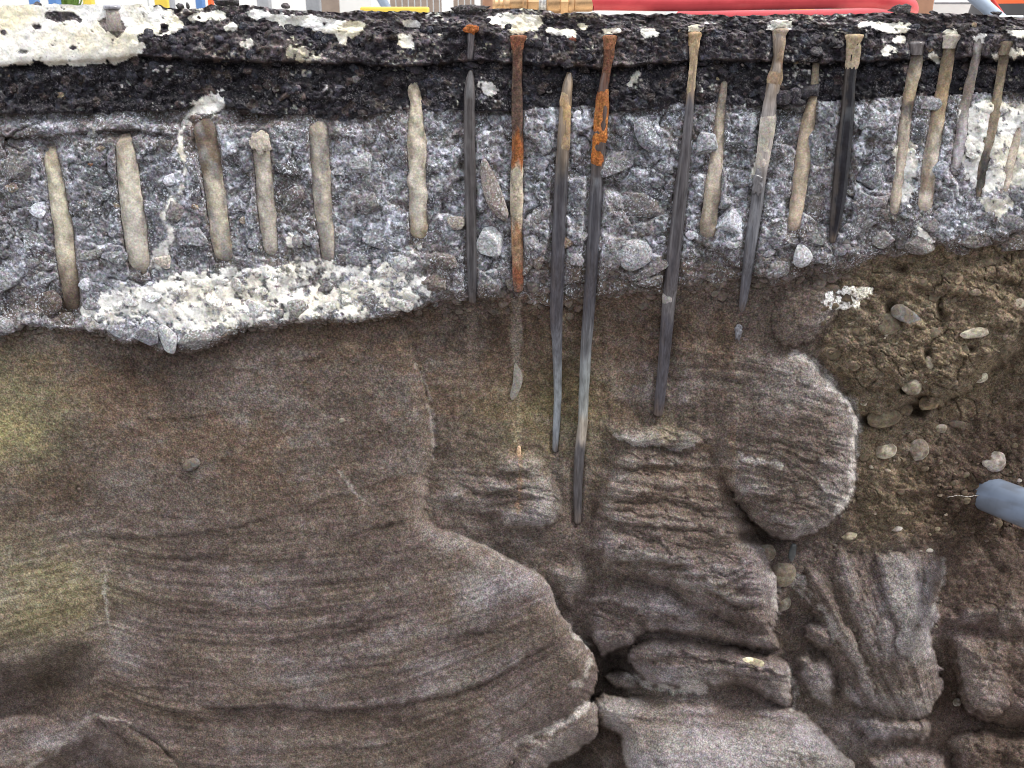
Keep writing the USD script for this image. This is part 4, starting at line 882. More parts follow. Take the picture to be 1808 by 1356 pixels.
# ------------------------------------------------------------------ stones
ICO1, ICO2, ICO3 = (trimesh.creation.icosphere(k) for k in (1, 2, 3))
def stone_mesh(u, v, a, b, deg=0.0, depth=None, proud=0.3, seed=0, angular=True, facets=9, sub=2, out=None, tilt=0.0):
    """A stone a x b photo pixels half size, lying in the face at (u, v), its long axis turned deg clockwise."""
    r = np.random.default_rng(seed + 1000)
    ic = (ICO1, ICO2, ICO3)[sub - 1]
    p = np.array(ic.vertices)
    if angular:
        for k in range(facets):
            nrm = r.normal(size=3)
            nrm[1] *= 0.8
            nrm /= np.linalg.norm(nrm)
            h = r.uniform(0.50, 0.82)
            t = np.clip(p @ nrm - h, 0, None)
            p = p - t[:, None] * nrm * 0.94
    else:
        p = p * (1 + 0.10 * (F(p[:, 0] * 1.3 + seed, p[:, 2] * 1.3 + p[:, 1], 2, seed % 40))[:, None])
        p = np.sign(p) * np.abs(p) ** 0.92
    p = p / np.abs(p).max(0)
    c = depth if depth is not None else 0.75 * min(a, b)
    m = float(mpp(u, v))
    q = np.stack([p[:, 0] * a, -p[:, 1] * c, -p[:, 2] * b], -1) * m       # right, out, down
    th = math.radians(deg)
    x, y = q[:, 0] * math.cos(th) - q[:, 2] * math.sin(th), q[:, 0] * math.sin(th) + q[:, 2] * math.cos(th)
    o = float(sample(soft2, u, v)) if out is None else out
    base = at(u, v, o - c * m * (1 - 2 * proud) * 0.5 if out is None else o)
    w = np.stack([x, -q[:, 1], -y], -1)
    if tilt:
        ct, st = math.cos(math.radians(tilt)), math.sin(math.radians(tilt))
        w = np.stack([w[:, 0], w[:, 1] * ct - w[:, 2] * st, w[:, 1] * st + w[:, 2] * ct], -1)
    return (base + w, np.array(ic.faces)), base
soft2 = ndimage.gaussian_filter(DF, 3)

def tone_at(u, v):
    return np.array([sample(tone[..., k], u, v) for k in range(3)])

rod_px = np.concatenate([np.stack([r['u'], r['v'], r['w'] / 2], 1) for r in RODS.values()])
rod_tree = cKDTree(rod_px[:, :2])
def clear_of_rods(u, v, a):
    dd_, i = rod_tree.query((u, v))
    return dd_ > rod_px[i, 2] + a * 0.8

def scatter(n, u0, u1, vlo, vhi, smin, smax, seed, power=2.0, gap=0.85, taken=None):
    r = np.random.default_rng(seed)
    sizes = np.sort(smin + (smax - smin) * r.random(n) ** power)[::-1]
    got = list(taken or [])
    out = []
    for s_ in sizes:
        for _ in range(14):
            u = r.uniform(u0, u1)
            a_, b_ = float(vlo(u)), float(vhi(u))
            v = r.uniform(a_ + s_ * 0.5, b_ - s_ * 0.4)
            if not clear_of_rods(u, v, s_):
                continue
            if got:
                g = np.array(got)
                if (np.hypot(g[:, 0] - u, g[:, 1] - v) < gap * (g[:, 2] + s_)).any():
                    continue
            got.append((u, v, s_)); out.append((u, v, s_))
            break
    return out

def stones_into(parent, mat, spots, colour, seed, angular, proud, nparts=300, name='stone', stuff='small_stones', stuff_mat=None, squash=(0.6, 1.0), facets=9, hide=None):
    r = np.random.default_rng(seed)
    rest_v, rest_f, rest_t, off = [], [], [], 0
    k_ = 0
    for i, (u, v, s_) in enumerate(spots):
        if hide is not None and hide(u, v):
            continue
        a, b = s_, s_ * r.uniform(*squash)
        sub = 2 if s_ > 7 else 1
        me, _ = stone_mesh(u, v, a, b, r.uniform(-40, 40), proud=r.uniform(*proud), seed=seed * 10000 + i, angular=angular, sub=sub, facets=facets)
        tn = np.clip(colour(u, v, r), 0.004, 0.85)
        if k_ < nparts:
            put(name, me, mat, parent, tone=tn, smooth=(25 if angular else True))
        else:
            rest_v.append(me[0]); rest_f.append(me[1] + off); rest_t.append(np.tile(tn, (len(me[0]), 1))); off += len(me[0])
        k_ += 1
    if rest_v:
        put(stuff, (np.vstack(rest_v), np.vstack(rest_f)), stuff_mat or mat, parent, tone=np.vstack(rest_t), smooth=False, kind='stuff')

def put_flat(name, me, mat, parent, tone, **kw):
    """Faceted stone: split the corners so that edges stay crisp."""
    v, f, _ = meshkit.arrays(me, 25)
    return put(name, (v, f), mat, parent, tone=tone, smooth=True, **kw)
_put = put
def put(name, mesh, mat, parent='/World', tone=None, smooth=30, **kw):
    if tone is not None and np.ndim(tone) == 1 and smooth not in (True, False):
        v, f, _ = meshkit.arrays(mesh, smooth)
        return _put(name, (v, f), mat, parent, tone=tone, smooth=True, **kw)
    return _put(name, mesh, mat, parent, tone=tone, smooth=smooth, **kw)

def asph_colour(u, v, r):
    k = r.random()
    c = (0.013, 0.012, 0.017) if k < 0.62 else (0.026, 0.027, 0.037) if k < 0.82 else (0.040, 0.031, 0.031) if k < 0.95 else (0.17, 0.125, 0.085) if k < 0.97 else (0.16, 0.15, 0.15)
    return np.array(c) * r.uniform(0.7, 1.35)
spots = scatter(900, -60, 1870, lambda u: top_line(u) + 12, asph_line, 3.5, 12.0, 5, power=3.0, gap=0.8)
spots = [s_ for s_ in spots if sample(crust_s, s_[0], s_[1]) < 0.25 and not (s_[0] < 250 and s_[1] < mid_line(s_[0]) + 4)]
inview = [s_ for s_ in spots if -15 < s_[0] < 1823]
stones_into(ASPHALT, ASPH, inview, asph_colour, 11, True, (0.1, 0.38), 280, 'stone', 'small_aggregate')

# concrete: stones that can be pointed out first (u, v, half width, half height, turn, colour, proud)
GREY, PALE, DARK, TAN = (0.19, 0.195, 0.215), (0.40, 0.41, 0.44), (0.075, 0.078, 0.09), (0.30, 0.25, 0.19)
CST = [(951, 384, 30, 16, -35, GREY, .45), (806, 391, 17, 15, 0, TAN, .5), (1112, 446, 40, 34, 25, PALE, .18), (1085, 430, 20, 16, -20, PALE, .3), (1150, 478, 40, 12, -28, GREY, .5), (1150, 494, 28, 12, -8, GREY, .5),
       (1486, 442, 12, 14, 10, GREY, .5), (1660, 302, 18, 18, 0, (0.24, 0.26, 0.31), .45), (1785, 392, 24, 14, 5, GREY, .5), (1722, 424, 42, 15, 12, GREY, .45), (1790, 425, 24, 20, 0, GREY, .45), (1700, 385, 22, 14, 0, GREY, .4), (1752, 410, 14, 8, 0, PALE, .4), (1645, 398, 18, 14, 30, GREY, .4),
       (265, 588, 27, 22, -30, GREY, .55), (205, 584, 22, 12, 12, GREY, .5), (162, 574, 15, 15, 0, PALE, .45), (338, 412, 30, 20, 8, PALE, .4), (165, 448, 32, 10, -18, (0.16, 0.165, 0.18), .5), (205, 456, 24, 14, 0, GREY, .4),
       (290, 462, 20, 14, 10, (0.30, 0.22, 0.15), .5), (342, 300, 15, 24, 0, DARK, .45), (295, 256, 18, 13, 5, DARK, .4), (173, 371, 12, 9, 0, DARK, .4), (507, 297, 22, 16, 15, DARK, .4), (12, 494, 26, 26, 0, (0.17, 0.175, 0.185), .4), (74, 500, 24, 8, -28, GREY, .6),
       (86, 532, 24, 26, 30, (0.055, 0.057, 0.075), .5), (122, 566, 14, 16, 0, (0.065, 0.065, 0.078), .5), (15, 575, 22, 16, 0, PALE, .4), (525, 545, 20, 17, 0, DARK, .45), (493, 553, 10, 10, 0, GREY, .5), (580, 508, 20, 12, -20, GREY, .45), (655, 528, 24, 14, 0, (0.14, 0.13, 0.13), .45), (705, 536, 26, 14, 12, GREY, .45),
       (790, 460, 22, 18, 20, (0.17, 0.16, 0.16), .45), (770, 500, 30, 22, 0, (0.18, 0.17, 0.17), .4), (1160, 325, 15, 8, -5, DARK, .4), (1310, 326, 15, 8, 0, DARK, .4), (1028, 300, 14, 9, 20, DARK, .4), (1326, 216, 11, 20, 0, PALE, .5), (1095, 290, 40, 22, -20, GREY, .3),
       (1150, 240, 40, 26, 30, GREY, .3), (1245, 250, 22, 26, -20, PALE, .35), (1130, 360, 50, 24, 15, (0.2, 0.2, 0.22), .3), (1290, 395, 26, 26, 0, PALE, .35), (1290, 430, 18, 12, 0, PALE, .4), (1378, 470, 16, 22, 0, PALE, .35), (960, 250, 16, 22, 0, GREY, .3), (1440, 260, 22, 30, 0, GREY, .3), (1440, 365, 20, 28, 0, (0.15, 0.15, 0.16), .35),
       (1540, 310, 30, 26, 0, GREY, .3), (1550, 215, 36, 20, 0, GREY, .3), (1640, 185, 22, 14, -10, PALE, .4), (650, 360, 30, 24, 0, GREY, .3), (670, 420, 34, 20, 10, GREY, .3), (640, 290, 24, 22, 0, PALE, .3), (520, 350, 22, 26, 0, GREY, .3), (185, 345, 18, 10, -20, (0.2, 0.21, 0.23), .35), (60, 420, 26, 18, 0, (0.21, 0.215, 0.23), .35),
       (30, 300, 28, 22, 0, (0.17, 0.175, 0.19), .3), (170, 280, 22, 16, 0, GREY, .3), (22, 330, 12, 10, 0, TAN, .4), (178, 262, 9, 7, 0, (0.26, 0.2, 0.15), .4), (160, 290, 6, 4, 0, (0.45, 0.2, 0.09), .4), (345, 365, 9, 6, 0, (0.36, 0.24, 0.16), .4), (432, 388, 10, 7, 0, (0.36, 0.27, 0.2), .4),
       (205, 362, 8, 7, 0, (0.34, 0.28, 0.2), .4), (1000, 428, 18, 13, 0, (0.26, 0.17, 0.11), .4), (1030, 418, 10, 10, 0, PALE, .5), (930, 470, 14, 18, 15, (0.15, 0.135, 0.125), .5), (905, 500, 14, 12, 0, (0.14, 0.12, 0.11), .5), (950, 460, 10, 18, 10, (0.15, 0.135, 0.125), .5), (968, 532, 18, 12, 10, (0.16, 0.13, 0.11), .55),
       (1090, 500, 24, 12, 0, (0.13, 0.11, 0.1), .5), (1250, 470, 20, 14, 0, (0.15, 0.13, 0.12), .5), (1290, 480, 16, 12, 0, (0.16, 0.14, 0.13), .5), (1060, 430, 10, 16, 0, GREY, .4), (1500, 410, 20, 18, 0, GREY, .35), (1530, 390, 20, 14, 0, PALE, .35), (1600, 380, 12, 8, 20, PALE, .5)]
for i, (u, v, a, b, deg, col, pr) in enumerate(CST):
    rr = np.random.default_rng(i)
    me, _ = stone_mesh(u, v, a, b, deg, proud=pr - 0.08, seed=4000 + i, sub=3 if a > 18 else 2, facets=11)
    loc = tone_at(u, v)
    tn = np.array(col) * 0.6 + loc * 0.35
    dk = float(np.clip(sample(dirtiness, u, v), 0, 1)) * 0.8
    tn = tn * (1 - dk) + np.array([0.115, 0.09, 0.075]) * dk
    vv = np.array(me[0])
    put('stone', me, CONC, CONCRETE, tone=tn, smooth=28)
for i, (u, v, a, b) in enumerate([(1362, 168, 20, 12), (1384, 172, 18, 14), (1404, 168, 16, 13), (1424, 164, 15, 12), (1350, 160, 12, 9), (1438, 158, 12, 12), (1372, 182, 13, 7), (1410, 180, 14, 8), (1226, 112, 11, 7), (1240, 112, 10, 6), (1372, 118, 10, 5), (1441, 92, 12, 9), (1436, 104, 10, 6), (1278, 128, 12, 8), (834, 114, 12, 6), (914, 112, 12, 6), (1004, 112, 14, 9), (736, 122, 14, 9)]):
    me, _ = stone_mesh(u, v, a, b, 10 * (i % 3) - 10, proud=0.75, seed=4500 + i, sub=2, facets=7, depth=min(a, b) * 1.1)
    put('stone', me, ASPH, ASPHALT, tone=np.array((0.02, 0.018, 0.022)) * (1 + 0.3 * (i % 3)), smooth=25)
def conc_colour(u, v, r):
    t = tone_at(u, v)
    k = r.random()
    c = np.array(DARK) if k < 0.16 else np.array((0.17, 0.172, 0.19)) if k < 0.75 else np.array((0.23, 0.19, 0.16)) if k < 0.85 else np.array((0.33, 0.335, 0.36))
    return (0.35 * c + 0.65 * t) * r.uniform(0.85, 1.25)
spots = scatter(420, -40, 1850, lambda u: asph_line(u) + 6, lambda u: conc_line(u) - 2, 3.5, 22.0, 6, power=4.0, gap=0.9, taken=[(c[0], c[1], max(c[2], c[3])) for c in CST])
stones_into(CONCRETE, CONC, spots, conc_colour, 13, True, (0.12, 0.34), 300 - len(CST), 'stone', 'small_stones', facets=10,
            hide=lambda u, v: sample(crust_s, u, v) > 0.8 and (int(u * 7) % 3) > 1)

# gravelly soil and the damp soil beside it
def soil_colour(u, v, r):
    k = r.random()
    c = (0.115, 0.09, 0.062) if k < 0.82 else (0.19, 0.155, 0.11) if k < 0.95 else (0.32, 0.27, 0.21)
    return np.array(c) * r.uniform(0.7, 1.2)
PEB = [  # u, v, a, b, turn, colour, proud, label
    (1722, 588, 27, 10, -7, (0.52, 0.48, 0.38), .55, 'long cream pebble lying level in the gravelly soil'),
    (1600, 557, 31, 14, 28, (0.17, 0.165, 0.16), .6, 'flat dark grey stone tilted beside a dark gap in the gravelly soil'),
    (1732, 667, 14, 10, -22, (0.58, 0.53, 0.42), .6, 'small cream white pebble above the dark overhang'),
    (1611, 683, 18, 16, 10, (0.30, 0.265, 0.21), .5, 'round tan pebble low in the gravelly ledge'),
    (1641, 640, 7, 13, -20, (0.30, 0.265, 0.20), .5, 'narrow upright tan pebble in the gravelly ledge'),
    (1565, 796, 20, 15, -12, (0.42, 0.38, 0.30), .55, 'pale flat-topped pebble under the gravelly ledge'),
    (1621, 797, 19, 25, 4, (0.26, 0.225, 0.19), .6, 'pointed grey brown stone hanging under the gravelly ledge'),
    (1756, 814, 23, 21, 20, (0.42, 0.375, 0.34), .5, 'broken stone with a pale edge above the grey pipe'),
    (1500, 946, 15, 9, -5, (0.50, 0.45, 0.33), .5, 'blocky cream pebble right of the big sand lump'),
    (1583, 934, 11, 5, -8, (0.55, 0.52, 0.48), .5, 'thin white pebble in the dark damp soil'),
    (1382, 1014, 25, 24, 0, (0.20, 0.172, 0.135), .6, 'smooth round olive pebble beside the ledge stack'),
    (1352, 976, 18, 17, 0, (0.17, 0.15, 0.125), .5, 'dull brown pebble under the big sand lump'),
    (1386, 1066, 11, 20, 0, (0.27, 0.245, 0.205), .5, 'upright pale stone below the round olive pebble'),
    (1329, 1170, 21, 9, 14, (0.66, 0.60, 0.42), .7, 'cream flat stone lying on the curved sand nose'),
    (338, 820, 17, 10, -25, (0.13, 0.125, 0.12), .6, 'dark grey pebble alone in the broad left sand face'),
    (604, 742, 6, 4, 0, (0.50, 0.46, 0.41), .5, 'tiny white pebble in the broad left sand face'),
    (1690, 1240, 8, 8, 0, (0.40, 0.37, 0.33), .4, 'small pale pebble in the dark hollow at the right'),
    (1566, 588, 5, 7, 0, (0.48, 0.44, 0.38), .5, 'very small white pebble near the tilted dark stone'),
    (1694, 494, 6, 10, 25, (0.42, 0.33, 0.22), .5, 'orange tan pebble high in the gravelly soil'),
    (1721, 516, 13, 7, 10, (0.30, 0.235, 0.175), .5, 'brown flat pebble high in the gravelly soil'),
    (1525, 712, 6, 5, 0, (0.55, 0.50, 0.42), .5, 'tiny cream pebble beside the pale rim of the big lump'),
    (1568, 572, 22, 20, 0, (0.20, 0.165, 0.12), .4, 'round brown stone left of the tilted dark stone'),
    (1560, 738, 32, 20, -6, (0.21, 0.17, 0.115), .5, 'broad earthy stone at the foot of the gravelly ledge'),
    (1597, 722, 16, 12, 20, (0.17, 0.13, 0.09), .55, 'brown stone left of the dark hole under the ledge'),
    (1640, 712, 18, 14, -10, (0.24, 0.18, 0.11), .5, 'rusty brown stone right of the dark hole under the ledge'),
    (1662, 756, 12, 9, 0, (0.40, 0.36, 0.30), .5, 'small grey white stone under the gravelly ledge'),
    (1690, 748, 18, 8, 10, (0.13, 0.10, 0.08), .6, 'dark flat stone at the edge of the overhang'),
    (1641, 972, 7, 4, 0, (0.52, 0.48, 0.42), .5, 'small white chip above the fan shaped lump'),
    (1800, 848, 5, 4, 0, (0.55, 0.50, 0.45), .5, 'small white chip just above the grey pipe')]
for i, (u, v, a, b, deg, col, pr, lab) in enumerate(PEB):
    ang_ = lab.startswith(('pointed', 'broken', 'blocky', 'flat dark', 'upright'))
    me, base = stone_mesh(u, v, a, b, deg, proud=pr, seed=6000 + i, sub=3 if a > 9 else 2, angular=ang_, facets=7)
    v3, f3, _ = meshkit.arrays(me, 30 if ang_ else False)
    dirt_ = sstep(0.1, 0.7, 0.5 + 0.6 * F(v3[:, 0] * 90 + i, v3[:, 2] * 90, 3, 271) - (v3[:, 2] - base[2]) / (b * float(mpp(u, v))) * -0.25 * 0 - 0.12)
    tn = mixc(np.tile(np.array(col) * 0.92, (len(v3), 1)), (0.125, 0.095, 0.068), dirt_ * 0.75)
    _put('pebble', (v3, f3), PEBBLE, tone=tn, smooth=True, label=lab, cat='pebble')
gl, gh = line([(1440, 530), (1480, 475), (1540, 470), (1600, 452), (1700, 446), (1850, 432)]), line([(1440, 610), (1480, 680), (1520, 745), (1600, 735), (1650, 720), (1700, 680), (1765, 632), (1850, 590)])
spots = scatter(170, 1440, 1850, gl, gh, 2.5, 15.0, 8, power=4.0, gap=0.9, taken=[(c[0], c[1], max(c[2], c[3])) for c in PEB])
stones_into(GRAVEL, PEBBLE, spots, soil_colour, 17, True, (0.1, 0.4), 230, 'stone', 'small_stones')
spots = scatter(90, 1520, 1850, line([(1520, 770), (1600, 760), (1700, 720), (1850, 640)]), line([(1520, 940), (1700, 950), (1850, 1000)]), 2.5, 10.0, 9, power=3.5, taken=[(c[0], c[1], max(c[2], c[3])) for c in PEB])
stones_into(BANK, PEBBLE, spots, soil_colour, 19, False, (0.15, 0.45), 60, 'stone', 'small_stones')

# crumbs caught on the ledges and along the ragged foot of the slab
def crumbs(spots, seed, col, name='crumbs', parent=None, prd=0.35):
    r = np.random.default_rng(seed)
    vs, fs, ts, off = [], [], [], 0
    for i, (u, v, s_) in enumerate(spots):
        me, _ = stone_mesh(u, v, s_, s_ * r.uniform(0.55, 1.0), r.uniform(-40, 40), proud=prd, seed=seed * 777 + i, sub=1 if s_ < 6 else 2, facets=6)
        vs.append(me[0]); fs.append(me[1] + off); off += len(me[0])
        c = np.array(col) * 0.5 + tone_at(u, v) * 0.5
        ts.append(np.tile(c * r.uniform(0.7, 1.3), (len(me[0]), 1)))
    put(name, (np.vstack(vs), np.vstack(fs)), PEBBLE, parent, tone=np.clip(np.vstack(ts), 0, .8), smooth=False, kind='stuff')
r_ = np.random.default_rng(91)
spots = []
for _ in range(900):
    u = r_.uniform(780, 1500); v = conc_line(u) + r_.normal(-4, 16)
    if clear_of_rods(u, v, 4): spots.append((u, v, 2.0 + 9 * r_.random() ** 5))
for _ in range(350):
    u = r_.uniform(0, 780); v = conc_line(u) + r_.normal(-3, 6)
    spots.append((u, v, 2.0 + 7 * r_.random() ** 4))
crumbs(spots, 5, (0.13, 0.105, 0.09), 'crumbs', CONCRETE)
spots = [(r_.uniform(1380, 1830), r_.uniform(560, 1350), 1.6 + 5 * r_.random() ** 5) for _ in range(700)]
spots += [(r_.uniform(780, 1400), r_.uniform(560, 1350), 1.4 + 2.2 * r_.random() ** 4) for _ in range(220)] + [(r_.uniform(0, 780), r_.uniform(600, 1340), 1.3 + 2.0 * r_.random() ** 5) for _ in range(160)]
crumbs(spots, 6, (0.14, 0.115, 0.095), 'crumbs', BANK, 0.4)
# blocks lying loose in or on the concrete
for i, (u, v, a, b, deg, col, pr, lab, fc) in enumerate([
    (868, 427, 27, 28, 12, (0.40, 0.405, 0.42), .75, 'white speckled cube-like cobble in a hollow right of the first dark rod', 6),
    (873, 336, 20, 58, -17, (0.23, 0.20, 0.185), .6, 'long leaning grey brown stone above the white speckled cobble', 9),
    (1417, 450, 17, 23, 10, (0.36, 0.365, 0.385), .75, 'pale pointed cobble between the tan rod and the glossy black rod', 8),
    (297, 598, 17, 28, -14, (0.36, 0.365, 0.38), .7, 'pale pointed cobble hanging from the slab foot at the left', 8),
    (347, 601, 33, 19, 0, (0.17, 0.165, 0.165), .6, 'dull grey block at the slab foot beside a pale pointed cobble', 8),
    (1562, 421, 22, 19, 0, (0.21, 0.195, 0.19), .7, 'brownish grey pointed stone at the slab foot above the gravelly soil', 8),
    (1618, 432, 34, 20, 20, (0.20, 0.185, 0.175), .6, 'wide slanting stone at the slab foot above the gravelly soil', 9)]):
    me, base = stone_mesh(u, v, a, b, deg, proud=pr, seed=7000 + i, sub=3, facets=fc, depth=0.8 * min(a, b))
    put('cobble', me, STONE, tone=np.array(col), smooth=24, label=lab, cat='stone')

# ------------------------------------------------------------------ rods
def seg(r, v0, v1, k=1.0, bump=0.03, taper=(0, 0), seed=0, n=18, close=True, out=0.0, flute=0.0):
    """A length of rod between two photo heights as one tube with an uneven skin: (mesh, photo height of every vertex, angle)."""
    m = (r['v'] >= v0 - 1e-6) & (r['v'] <= v1 + 1e-6)
    u, v, rad, o = r['u'][m], r['v'][m], r['rad'][m] * k, r['out'][m] + out
    if len(u) < 2:
        return None
    c = at(u, v, o)
    t = np.gradient(c, axis=0)
    t /= np.linalg.norm(t, axis=1, keepdims=True)
    side = np.cross(t, np.array([0, 1.0, 0])); side /= np.linalg.norm(side, axis=1, keepdims=True)
    front = np.cross(side, t)
    th = np.linspace(0, 2 * np.pi, n, endpoint=False)
    s = np.arange(len(u)) * 5.0
    nz = F(s[:, None] / 22 + seed * 3.1, np.cos(th)[None] * 1.2 + np.sin(th)[None] * 0.4 + seed, 3, 211 + seed % 30)
    e0, e1 = s / 5.0 / max(1, taper[0] / 5.0) if taper[0] else np.ones(len(s)), (s[-1] - s) / 5.0 / max(1, taper[1] / 5.0) if taper[1] else np.ones(len(s))
    tp = np.clip(np.minimum(e0, e1), 0.0, 1.0) ** 0.5
    R = rad[:, None] * (1 + bump * nz + flute * np.cos(9 * th)[None]) * (1 - (1 - tp) * 0.35)[:, None]
    pts = c[:, None] + (side[:, None] * np.cos(th)[None, :, None] + front[:, None] * np.sin(th)[None, :, None] * (0.45 if r['sink'] else 1.0)) * R[..., None]
    k_, vv = len(u), np.repeat(v, n)
    i = np.arange(k_ * n).reshape(k_, n)
    f = np.stack([i[:-1], np.roll(i, -1, 1)[:-1], np.roll(i, -1, 1)[1:], i[1:]], -1).reshape(-1, 4)
    f = np.vstack([f[:, [0, 1, 2]], f[:, [0, 2, 3]]])
    V_ = pts.reshape(-1, 3)
    if close:
        V_ = np.vstack([V_, c[0], c[-1]])
        a, b = k_ * n, k_ * n + 1
        f = np.vstack([f, np.stack([np.full(n, a), np.roll(i[0], -1), i[0]], 1), np.stack([np.full(n, b), i[-1], np.roll(i[-1], -1)], 1)])
        vv = np.concatenate([vv, [v[0], v[-1]]])
    return (V_, f), vv, np.concatenate([np.tile(th, k_), [0, 0]] if close else [np.tile(th, k_)])

def prof_tone(vv, th, stops, seed=0, patch=None, amt=0.35, brown_edge=0.0):
    st = sorted(stops, key=lambda x: x[0])
    x = np.array([a for a, _ in st], float)
    c = np.array([b for _, b in st], float)
    wob = vv + 16 * F(th * 1.3 + seed, vv / 30, 2, 231)
    t = np.stack([np.interp(wob, x, c[:, k]) for k in range(3)], 1)
    t = t * (1 + amt * F(vv / 18 + seed, np.cos(th) * 1.5, 3, 233 + seed % 9))[:, None]
    if patch is not None:
        w = sstep(0.55, 0.75, N(vv / 26 + seed * 5, np.cos(th) * 1.6 + seed, 237))
        t = t + (np.array(patch) - t) * (w * 0.8)[:, None]
    if brown_edge:
        e = sstep(0.50, 0.95, np.abs(np.cos(th)) + 0.35 * F(vv / 14 + seed * 2, th * 1.5, 3, 239) + 0.10 * np.sign(-np.cos(th)))  # browner towards both sides, most on the left
        e = np.maximum(e * brown_edge, sstep(22, 0, vv - vv.min()) * 0.8 * (0.6 + 0.5 * F(vv / 9, th * 2, 2, 240)))
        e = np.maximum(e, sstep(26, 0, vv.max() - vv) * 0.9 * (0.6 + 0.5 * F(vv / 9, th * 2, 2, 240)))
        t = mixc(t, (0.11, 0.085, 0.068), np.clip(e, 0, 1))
    return np.clip(t, 0.003, 0.85)

def flare(r, tone, mat, parent, seed, up=8, k=1.35):
    """The flared top of a driven rod: a short cone with a thick uneven rim."""
    u, v, rad, o = r['u'][0], r['v'][0], r['rad'][0], r['out'][0]
    m = float(mpp(u, v))
    zz = np.array([0, 1.5, 4, 7, 12, 18, 24]) - 2
    rr = np.array([0.65, 1.14, 1.24, 1.15, 1.02, 0.92, 0.82]) * k
    n = 20
    th = np.linspace(0, 2 * np.pi, n, endpoint=False)
    c = at(u, v, o)
    du = (r['u'][3] - u) / max(1e-6, r['v'][3] - v)
    pts = []
    for z_, r_ in zip(zz, rr):
        w = 1 + 0.10 * F(np.cos(th) * 1.5 + seed, np.sin(th) * 1.5 + z_ / 8, 2, 241)
        pts.append(c + np.stack([np.cos(th) * r_ * rad * w / 1.35 + du * z_ * m, np.sin(th) * r_ * rad * w / 1.35, np.full(n, -z_ * m)], 1))
    pts = np.array(pts)
    v_, f_ = grid_mesh(np.concatenate([pts, pts[:, :1]], 1))
    top = len(v_)
    v_ = np.vstack([v_, c + [0, 0, 1 * m]])
    f3 = np.vstack([f_[:, [0, 1, 2]], f_[:, [0, 2, 3]], [[top, i + 1, i] for i in range(n)]])
    put('head', (v_, f3), mat, parent, tone=np.tile(np.array(tone), (len(v_), 1)), smooth=True)

def crustlump(parent, u, v, a, b, out, col, mat, name, seed, label=None, dep=None):
    me, _ = stone_mesh(u, v, a, b, 0, seed=seed, angular=False, sub=3, out=out, depth=dep or 0.6 * min(a, b))
    p = me[0]
    cc = p.mean(0)
    nz = F((p[:, 0] - cc[0]) * 260 + seed, (p[:, 2] - cc[2]) * 260 + (p[:, 1] - cc[1]) * 200, 3, 251)
    p = cc + (p - cc) * (1 + 0.28 * nz)[:, None]
    put(name, (p, me[1]), mat, parent, tone=np.array(col), smooth=True, label=label)

def rod_thing(label, parts_of, group=None):
    keys, = (parts_of,)
    r = RODS[keys]
    return thing('rod', label, 'rod', group)

def build(key, label, shaft_mat, stops, crusts=(), head=None, seed=0, bump=0.03, patch=None, amt=0.3, shaft_name='shaft'):
    r = RODS[key]
    t = thing('rod', label, 'rod')
    me, vv, th = seg(r, r['v'][0], r['v'][-1], 1.0, bump * (1.7 if shaft_mat is GROUT else 1.0), (0, 0), seed, n=54 if shaft_mat is BLACKPL else 18, flute=0.05 if shaft_mat is BLACKPL else 0.0)
    put(shaft_name, me, shaft_mat, t, tone=prof_tone(vv, th, stops, seed, patch, amt, 0.55 if shaft_mat is GROUT else 0.25), smooth=True)
    for j, (v0, v1, mat, st, k, b) in enumerate(crusts):
        g = seg(r, v0, v1, k, b, (14, 14), seed * 7 + j + 3)
        if g:
            put({'rust': 'rust_crust', 'grout': 'grout_crust', 'dark': 'sleeve', 'asph': 'asphalt_crust'}[mat[0]], g[0], mat[1], t, tone=prof_tone(g[1], g[2], st, seed + j, None, 0.3), smooth=True)
    if head:
        flare(r, head[0], head[1], t, seed)
    return t, r

R_, G_, D_, A_ = ('rust', RUST), ('grout', GROUT), ('dark', BLACKPL), ('asph', ASPH)
dirt_c = (0.125, 0.095, 0.075)
build('grout_a', 'leftmost pale grout rod, fading into dirt at its lower end', GROUT, [(268, (0.30, 0.26, 0.20)), (300, (0.50, 0.47, 0.38)), (440, (0.47, 0.43, 0.35)), (480, (0.30, 0.25, 0.20)), (515, dirt_c)], seed=1, bump=0.07)
build('grout_b', 'widest clean pale grout rod, second from the left', GROUT, [(244, (0.25, 0.21, 0.17)), (268, (0.50, 0.46, 0.38)), (400, (0.50, 0.475, 0.43)), (460, (0.47, 0.44, 0.39)), (480, (0.22, 0.18, 0.15))], seed=2, bump=0.05, amt=0.18)
build('grout_c', 'pale grout rod with a brown dirt covered upper half', GROUT, [(212, dirt_c), (285, (0.17, 0.135, 0.105)), (312, (0.46, 0.42, 0.35)), (440, (0.42, 0.38, 0.31)), (464, (0.20, 0.16, 0.13))], seed=3, bump=0.06, patch=(0.24, 0.23, 0.23))
t, r = build('grout_d', 'pale grey grout rod with a loose flake on its top', GROUT, [(228, (0.24, 0.20, 0.16)), (270, (0.42, 0.385, 0.335)), (430, (0.40, 0.37, 0.33)), (456, (0.33, 0.30, 0.28))], seed=4, bump=0.06)
crustlump(t, 460, 252, 17, 19, float(r['out'][5] + r['rad'][5] * 0.85), (0.44, 0.40, 0.345), GROUT, 'flake', 31, dep=5)
build('grout_e', 'pale grout rod with dark scuffs and a tapered foot', GROUT, [(212, (0.30, 0.26, 0.22)), (250, (0.38, 0.35, 0.31)), (300, (0.43, 0.39, 0.33)), (440, (0.43, 0.395, 0.34)), (468, (0.34, 0.31, 0.28))], seed=5, bump=0.05, patch=(0.22, 0.205, 0.20))
